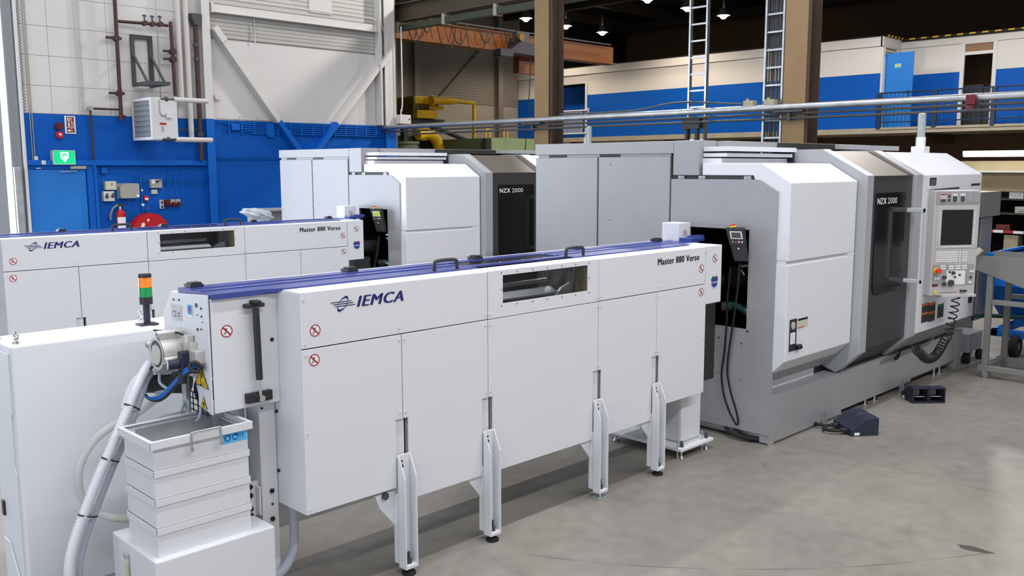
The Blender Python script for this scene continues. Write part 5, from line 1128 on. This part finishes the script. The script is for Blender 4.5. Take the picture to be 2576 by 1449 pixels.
MB().box(1.30, 1.33, 5.0, 5.03, CZ, CZ+.006).build('cable_plug', 'black', t)
tx_, ty_ = 2.028, 4.89
tw = MB().box(tx_-.05, tx_+.05, ty_-.04, ty_+.04, CZ, CZ+.008).build('tower_base', 'black_plastic', t, bevel=.003)
MB().cyl((tx_, ty_, CZ+.008), (tx_, ty_, CZ+.115), .018, 16).build('tower_pole', 'navy_plastic', tw)
MB().cyl((tx_, ty_, CZ+.115), (tx_, ty_, CZ+.155), .035, 24).build('tower_collar', 'black_plastic', tw)
MB().cyl((tx_, ty_, CZ+.155), (tx_, ty_, CZ+.208), .034, 24).build('green_lens', 'lens_green', tw)
MB().cyl((tx_, ty_, CZ+.208), (tx_, ty_, CZ+.213), .036, 24).build('lens_ring', 'lens_orange', tw)
MB().cyl((tx_, ty_, CZ+.213), (tx_, ty_, CZ+.262), .034, 24).build('orange_lens', 'lens_orange', tw)
MB().cyl((tx_, ty_, CZ+.262), (tx_, ty_, CZ+.280), .036, 24, r2=.034).build('tower_cap', 'black_plastic', tw)
# oil tank
t = thing('oil_tank', 'white oil tank carrying the stacked bins in the lower left corner', 'tank', (1.87, 4.1, 0))
tb = MB().box(1.575, 2.172, 3.853, 4.35, .02, .45).build('tank_body', 'feeder_white', t, bevel=.010, seg=3)
lv = MB().cyl((1.563, 4.155, .14), (1.563, 4.155, .40), .011, 12).build('level_tube', 'hose_clear', t)
MB().cyl((1.563, 4.155, .14), (1.563, 4.155, .345), .008, 12).build('level_liquid', 'level_yellow', lv)
MB().cyl((1.575, 4.155, .395), (1.553, 4.155, .395), .014, 12).cyl((1.575, 4.155, .14), (1.553, 4.155, .14), .014, 12).build('level_fitting', 'zinc', lv)
MB().box(2.172, 2.21, 4.0, 4.3, .05, .16).build('tank_bracket', 'feeder_white', t)
# stacked bins
def tray(z0, top, lab, first):
    x0, x1, y0, y1 = 1.607, 2.066, 3.892, 4.213; h = .135; fl = .013
    t = thing('parts_bin', lab, 'bin', ((x0+x1)/2, (y0+y1)/2, z0), 'stacked white parts bins')
    w = .004; zt = z0+h
    mb = MB()
    mb.box(x0, x1, y0, y0+w, z0, zt-.030).box(x0, x1, y1-w, y1, z0, zt-.030).box(x0, x0+w, y0+w, y1-w, z0, zt-.030).box(x1-w, x1, y0+w, y1-w, z0, zt-.030)
    mb.box(x0+w, x1-w, y0+w, y1-w, z0, z0+.004)
    mb.build('bin_wall', 'feeder_white', t, bevel=.0015)
    e = .006 if not top else .020
    c = MB(); zb = zt-.030
    c.box(x0-e, x1+e, y0-e, y0-e+w, zb, zt).box(x0-e, x1+e, y1+e-w, y1+e, zb, zt).box(x0-e, x0-e+w, y0-e, y1+e, zb, zt).box(x1+e-w, x1+e, y0-e, y1+e, zb, zt)
    c.box(x0-e, x1+e, y0-e, y0+w, zb-.002, zb+.002).box(x0-e, x1+e, y1-w, y1+e, zb-.002, zb+.002).box(x0-e, x0+w, y0, y1, zb-.002, zb+.002).box(x1-w, x1+e, y0, y1, zb-.002, zb+.002)
    if top: c.box(x0-e, x1+e, y0-e, y0, zt, zt+.004).box(x0-e, x1+e, y1, y1+e, zt, zt+.004).box(x0-e, x0, y0, y1, zt, zt+.004).box(x1, x1+e, y0, y1, zt, zt+.004)
    c.build('bin_rim', 'feeder_white', t, bevel=.0015)
    return t
b = [tray(.45+i*.1345, i == 3, lab, i == 0) for i, lab in enumerate(('bottom white parts bin of the stack, resting on the oil tank', 'second white parts bin from the bottom of the stack', 'third white parts bin from the bottom of the stack', 'topmost open white parts bin with blue 15 sticker and wire handles'))]
t = b[3]
st = MB().box(1.938, 2.062, 3.8905, 3.892, .905, .955, m=0)
for cx in (1.962, 2.002): st.disc((cx, 3.890, .931), (0,-1,0), .017, 1, 20)
st.box(1.954, 1.970, 3.8893, 3.8897, .921, .935, m=0).box(1.955, 1.958, 3.8893, 3.8897, .935, .944, m=0).box(1.960, 1.963, 3.8893, 3.8897, .935, .946, m=0).box(1.965, 1.968, 3.8893, 3.8897, .935, .944, m=0)
st.add([(1.991, 3.8893, .922), (2.014, 3.8893, .922), (2.013, 3.8893, .930), (2.002, 3.8893, .936), (1.992, 3.8893, .939)], [range(5)], 0)
text(st, '15', (2.024, 3.890, .922), .021, .018, m=2, bold=.03)
st.build('weight_sticker', ['sky_print', 'blue_print', 'navy_print'], t)
for yy, s in ((3.868, -1), (4.237, 1)):
    MB().tube(smooth_path([(1.776, yy, .925), (1.776, yy, .995), (1.784, yy, 1.001), (1.846, yy, 1.001), (1.910, yy, 1.001), (1.918, yy, .995), (1.918, yy, .925)], .01), .0045, 8).cyl((1.776, yy, .915), (1.776, yy, .93), .008, 8).cyl((1.918, yy, .915), (1.918, yy, .93), .008, 8).build('wire_handle', 'galvanised', t)
bk = thing('mesh_basket', 'grey perforated steel basket inside the topmost bin', 'basket', (1.84, 4.05, .87))
MB().box(1.64, 2.05, 4.155, 4.16, .875, .985).box(1.64, 1.645, 3.93, 4.155, .875, .955).box(2.045, 2.05, 3.93, 4.155, .875, .955).box(1.645, 2.045, 3.93, 4.155, .872, .875).prism('x', [(3.93, .955), (4.0, .875), (4.004, .875), (3.934, .955)], 1.645, 2.045).build('basket_sheet', 'galvanised', bk)
MB().box(1.64, 2.05, 3.928, 3.932, .875, .956).build('basket_front', 'galvanised', bk)
dots = MB()
for i in range(28): dots.box(1.655+i*.014, 1.661+i*.014, 4.148, 4.155, .985, .990)
dots.build('basket_teeth', 'chrome', bk)
# corrugated hoses with ties
def hose(name, pts, r, m, lab, pitch=.011, amp=.09, ties=()):
    t = thing(name, lab, 'hose', pts[-1])
    ribbed(pts, r, pitch, 12, amp).build('hose_body', m, t)
    return t
P1 = [(1.83, 4.40, 1.235), (1.775, 4.37, 1.19), (1.715, 4.33, 1.12), (1.640, 4.31, .989), (1.578, 4.30, .876), (1.510, 4.30, .748), (1.452, 4.30, .625), (1.396, 4.30, .497), (1.362, 4.30, .391), (1.352, 4.30, .30), (1.36, 4.32, .15), (1.40, 4.36, .03)]
h1 = hose('corrugated_hose', P1, .023, 'hose_white', 'thick white corrugated hose in the strapped bundle at lower left', .014, .11)
P2 = [(1.872, 4.42, 1.21), (1.812, 4.40, 1.16), (1.757, 4.36, 1.085), (1.692, 4.335, .965), (1.634, 4.33, .855), (1.567, 4.33, .725), (1.509, 4.33, .600), (1.452, 4.33, .475), (1.417, 4.33, .37), (1.407, 4.33, .29), (1.412, 4.35, .15), (1.452, 4.39, .03)]
h2 = hose('corrugated_hose', P2, .016, 'hose_grey', 'slimmer blue grey corrugated hose strapped beside the white hose', .009, .05)
A1 = smooth_path(P1, .01); A2 = smooth_path(P2, .01)
for zc in (1.06, .835, .585):
    i1 = min(range(len(A1)), key=lambda i: abs(A1[i].z-zc)); d = (A1[i1+3]-A1[i1-3]).normalized()
    c1 = A1[i1]; i2 = min(range(len(A2)), key=lambda i: abs((A2[i]-c1).dot(d))); c2 = A2[i2]
    e = (c2-c1); e -= d*e.dot(d); dist = e.length; e.normalize(); f = d.cross(e); loop = []
    for k in range(30):
        a = 2*math.pi*k/29; ca, sa = math.cos(a), math.sin(a)
        r_ = .027-.0075*(ca*.5+.5); cen = c1 + e*(dist*(ca*.5+.5))
        loop.append(cen+e*ca*r_+f*sa*r_)
    MB().tube(loop, .0038, 6).build('cable_tie', 'black', h1)
t = thing('clear_hose', 'translucent ribbed hose looping behind the bins in front of cabinet', 'hose', (1.6, 4.55, .42))
ribbed([(1.96, 4.56, 1.05), (1.923, 4.55, 1.021), (1.794, 4.55, .946), (1.691, 4.55, .915), (1.595, 4.55, .860), (1.522, 4.55, .763), (1.503, 4.55, .660), (1.522, 4.55, .571), (1.580, 4.53, .492), (1.660, 4.46, .462), (1.73, 4.36, .470), (1.80, 4.30, .468)], .021, .012, 12, .06).build('hose_body', 'hose_clear', t)
MB().tube(smooth_path([(1.640, 4.475, .458), (1.73, 4.36, .459), (1.79, 4.31, .459)], .02), .012, 8).build('oil_inside', 'oil', t)
t = thing('motor_hose', 'white corrugated hose bending round the drive motor under air cylinder', 'hose', (1.8, 4.45, 1.05))
ribbed([(1.70, 4.42, 1.02), (1.735, 4.44, 1.09), (1.78, 4.45, 1.15), (1.84, 4.44, 1.185), (1.90, 4.42, 1.18), (1.95, 4.40, 1.16)], .021, .014, 12, .14).build('hose_body', 'hose_white', t)

# ================================================================== FLOOR ITEMS AT RIGHT
def pedal(origin, ang, lab, cables):
    t = thing('foot_pedal', lab, 'foot pedal', origin, 'double foot pedals')
    O = Vector(origin); u = Vector((math.cos(ang), math.sin(ang), 0)); v = Vector((-math.sin(ang), math.cos(ang), 0))   # u: towards opening, v: width
    def pr(poly, v0, v1, name, m, par, bev=.004):
        mb = MB(); n = len(poly)
        vs = [O+u*a+v*v0+Vector((0,0,z)) for a, z in poly]+[O+u*a+v*v1+Vector((0,0,z)) for a, z in poly]
        mb.add(vs, [list(range(n)), list(range(n, 2*n))]+[(i, (i+1)%n, n+(i+1)%n, n+i) for i in range(n)])
        return mb.build(name, m, par, bevel=bev)
    out = [(0, .0), (0, .055), (.05, .085), (.12, .138), (.15, .148), (.24, .148), (.24, 0)]
    top = [(0, .012), (0, .055), (.05, .085), (.12, .138), (.15, .148), (.24, .148), (.24, .136), (.155, .136), (.127, .127), (.06, .076), (.012, .048), (.012, .012)]
    for k in (0, 1):
        o = k*.158
        h = pr(out, o, o+.012, 'hood_side', 'navy_plastic', t); pr(out, o+.140, o+.152, 'hood_side', 'navy_plastic', t)
        pr(top, o+.012, o+.140, 'hood_top', 'navy_plastic', t, .002)
        pr([(0, 0), (.24, 0), (.24, .012), (0, .012)], o+.012, o+.140, 'pedal_base', 'black_plastic', t, .001)
        pr([(.10, .03), (.215, .055), (.215, .063), (.10, .04)], o+.028, o+.124, 'pedal_plate', 'panel_grey', t, .002)
        pr([(.095, .04), (.12, .05), (.11, .125), (.095, .115)], o+.030, o+.122, 'pedal_back', 'panel_grey', t, .002)
        pr([(-.05, .02), (0, .02), (0, .05), (-.05, .045)], o+.05, o+.10, 'cable_gland', 'black_plastic', t)
    pr([(.03, .008), (.075, .008), (.075, .03), (.03, .03)], -.002, 0, 'maker_label', 'white_print', t, 0)
    if cables:
        for k in (0, 1):
            a = O+v*(.075+.158*k)
            pth = [a-u*.05+Vector((0,0,.033)), a-u*.11+Vector((0,0,.03)), a-u*.16+v*.05+Vector((0,0,.028)), a-u*.15+v*.10+Vector((0,0,.025)), a-u*.11+v*.14+Vector((0,0,.02))]
            MB().tube(smooth_path(pth, .02), .013, 8).build('pedal_cable', 'rubber', t)
    return t
pedal((7.03, 3.165, 0), math.radians(-38), 'black double foot pedal seen from behind, with thick cables', 1)
pedal((8.60, 3.40, 0), math.radians(227), 'black double foot pedal with openings facing the viewer', 0)
# coiled air hose under the operator panel
t = thing('air_hose', 'black coiled air hose hanging under the operator panel', 'hose', (9.0, 3.2, .4))
path = smooth_path([(9.36, 3.22, .95), (9.36, 3.22, .87), (9.33, 3.22, .775), (9.30, 3.22, .70), (9.255, 3.22, .645), (9.235, 3.22, .588), (9.20, 3.22, .538), (9.12, 3.22, .492), (9.045, 3.22, .444), (8.96, 3.22, .398), (8.87, 3.22, .375), (8.76, 3.22, .375), (8.65, 3.22, .405), (8.56, 3.22, .455), (8.46, 3.23, .512)], .01)
L = [0]
for i in range(1, len(path)): L.append(L[-1]+(path[i]-path[i-1]).length)
co = []; ph = 0; n = 1500; tot = L[-1]; j = 0
for k in range(n):
    s = tot*k/(n-1)
    while j < len(L)-2 and L[j+1] < s: j += 1
    f = (s-L[j])/(L[j+1]-L[j]); p = path[j].lerp(path[j+1], f); d = (path[j+1]-path[j]).normalized()
    fr = s/tot; pitch = .062 if fr < .25 else (.062-(fr-.25)*.09 if fr < .60 else .030)
    ph += 2*math.pi*(tot/(n-1))/pitch
    a = d.cross(Vector((0,1,0))).normalized(); bb = Vector((0,1,0)); R = .038
    co.append(p+a*math.cos(ph)*R+bb*math.sin(ph)*R)
MB().tube(co, .0062, 6).build('coil', 'black', t)
MB().tube(smooth_path([co[-1], (8.47, 3.27, .53), (8.50, 3.32, .522), (8.56, 3.40, .475), (8.68, 3.475, .385)], .02), .010, 8).build('hose_end', 'black', t)
MB().cyl((8.665, 3.465, .40), (8.70, 3.508, .345), .020, 10).build('hose_connector', 'black_plastic', t)
single('grab_wire', MB().tube(smooth_path([(8.35, 3.49, .375), (8.8, 3.49, .39), (9.3, 3.49, .395), (9.55, 3.49, .42), (9.58, 3.49, .50), (9.50, 3.49, .56), (9.40, 3.49, .56)], .03), .010, 8), 'galvanised', 'grey conduit curving along lathe base behind the coiled hose', 'conduit')
# grey wheeled frame with sheet metal chute
t = thing('chute_cart', 'grey wheeled steel frame with sloping sheet metal tray at right edge', 'cart', (10.3, 2.6, 0))
x = 10.03; G = 'cart_grey'
MB().box(x-.03, x+.03, 1.6, 3.185, .075, .130).box(x+.57, x+.63, 1.6, 3.185, .075, .130).box(x+.03, x+.57, 3.10, 3.16, .075, .130).build('bottom_frame', G, t, bevel=.003)
for xx, yy in ((x, 3.12), (x+.6, 3.12), (x, 1.65), (x+.6, 1.65)):
    MB().box(xx-.028, xx+.028, yy-.028, yy+.028, .13, 1.15).build('upright', G, t, bevel=.003)
    MB().cyl((xx, yy-.02, .0), (xx, yy-.02, .001), .001, 4).cyl((xx-.012, yy-.01, .032), (xx+.012, yy-.01, .032), .032, 16).box(xx-.02, xx-.014, yy-.03, yy+.02, .03, .075).box(xx+.014, xx+.02, yy-.03, yy+.02, .03, .075).build('caster', 'chrome', t)
MB().box(x-.025, x+.025, 1.65, 3.09, .775, .825).box(x+.575, x+.625, 1.65, 3.09, .775, .825).build('middle_rail', G, t, bevel=.003)
MB().prism('x', [(3.30, 1.275), (1.6, 1.275), (1.6, .55), (2.805, .975), (3.26, 1.125), (3.30, 1.14)], x-.036, x-.03).build('chute_side', G, t)
MB().prism('x', [(3.30, 1.275), (1.6, 1.275), (1.6, .55), (2.805, .975), (3.26, 1.125), (3.30, 1.14)], x+.63, x+.636).build('chute_side', G, t)
MB().prism('x', [(3.30, 1.14), (3.26, 1.125), (2.805, .975), (1.6, .55), (1.6, .56), (3.30, 1.15)], x-.03, x+.63).build('chute_floor', G, t)
single('white_cup', MB().cyl((9.93, 3.25, 1.277), (9.96, 3.21, 1.345), .018, 14, r2=.034), 'box_cream', 'small pale scoop behind right edge of the operator panel', 'scoop')
# chip conveyor behind the right end of the lathe
t = thing('chip_conveyor', 'grey chip conveyor head with ring bolt beyond the operator panel', 'conveyor', (11.7, 3.9, 0))
MB().box(11.30, 12.07, 3.70, 4.3, 1.59, 1.885).build('discharge_head', G, t, bevel=.006)
MB().box(11.50, 11.88, 3.72, 4.28, .35, 1.59).build('riser', 'cart_grey', t, bevel=.006)
MB().box(11.44, 11.50, 3.74, 4.26, .35, 1.58).build('riser_side', 'machine_dark', t)
MB().box(10.45, 11.5, 3.74, 4.26, .12, .42).build('trough', G, t, bevel=.006)
MB().tube([(11.75+.05*math.cos(a), 3.95, 1.895+.05*math.sin(a)) for a in [math.pi*i/14 for i in range(-1, 16)]], .014, 8).build('ring_bolt', 'key_white', t)
# blue tipping skip
t = thing('tipping_skip', 'blue tipping skip on wheels behind the grey chute cart', 'skip', (12.1, 3.5, 0))
poly = [(11.45, 1.15), (12.9, 1.15), (12.9, .58), (12.35, .34), (12.0, .34), (11.62, .58), (11.45, .80)]
for yy in (2.4, 3.58): MB().prism('y', poly, yy, yy+.005).build('skip_side', 'skip_blue', t, bevel=.002)
for (a, b_) in zip(poly[1:], poly[2:]+poly[:1]):
    if a[1] > 1.1 and b_[1] > 1.1: continue
    MB().bar((a[0], 2.99, a[1]), (b_[0], 2.99, b_[1]), 1.17, .008, upv=(0,0,1) if abs(a[0]-b_[0]) > .01 else (1,0,0)).build('skip_shell', 'skip_blue', t)
MB().box(11.42, 12.93, 2.37, 2.41, 1.12, 1.18).box(11.42, 12.93, 3.58, 3.62, 1.12, 1.18).box(11.42, 11.46, 2.41, 3.58, 1.12, 1.18).box(12.89, 12.93, 2.41, 3.58, 1.12, 1.18).build('skip_rim', 'skip_blue', t, bevel=.005)
MB().box(11.35, 12.8, 2.5, 2.58, .22, .30).box(11.35, 12.8, 3.42, 3.50, .22, .30).box(11.35, 11.45, 2.5, 3.5, .22, .30).build('skip_chassis', 'skip_blue', t, bevel=.004)
for yy in (2.6, 3.3): MB().box(11.85, 12.4, yy, yy+.1, .28, .42).build('skip_pivot', 'skip_blue', t)
for xx, yy in ((11.34, 3.22), (12.5, 3.22), (11.34, 2.6), (12.5, 2.6)):
    wl_ = MB().cyl((xx, yy-.04, .13), (xx, yy+.04, .13), .13, 24).build('wheel', 'rubber', t, bevel=.015)
    MB().cyl((xx, yy-.045, .13), (xx, yy+.045, .13), .045, 14).build('wheel_hub', 'chrome', wl_)
t = thing('coolant_trolley', 'low dark grey wheeled trolley between the lathe base and chute cart', 'trolley', (11.0, 3.6, 0))
MB().box(10.55, 10.98, 3.46, 3.72, .13, .34).build('trolley_body', 'panel_grey', t, bevel=.006)
for xx, yy in ((10.62, 3.5), (10.98, 3.48)):
    MB().cyl((xx, yy-.03, .06), (xx, yy+.03, .06), .06, 18).build('trolley_wheel', 'rubber', t)
    MB().box(xx-.012, xx+.012, yy-.045, yy-.033, .05, .16).build('wheel_fork', 'chrome', t)
single('teal_hose', MB().tube(smooth_path([(10.46, 3.44, .56), (10.75, 3.25, .55), (10.95, 2.9, .54), (11.05, 2.4, .53)], .05), .022, 10), 'hose_teal', 'pale teal hose stretched behind the chute cart legs', 'hose')
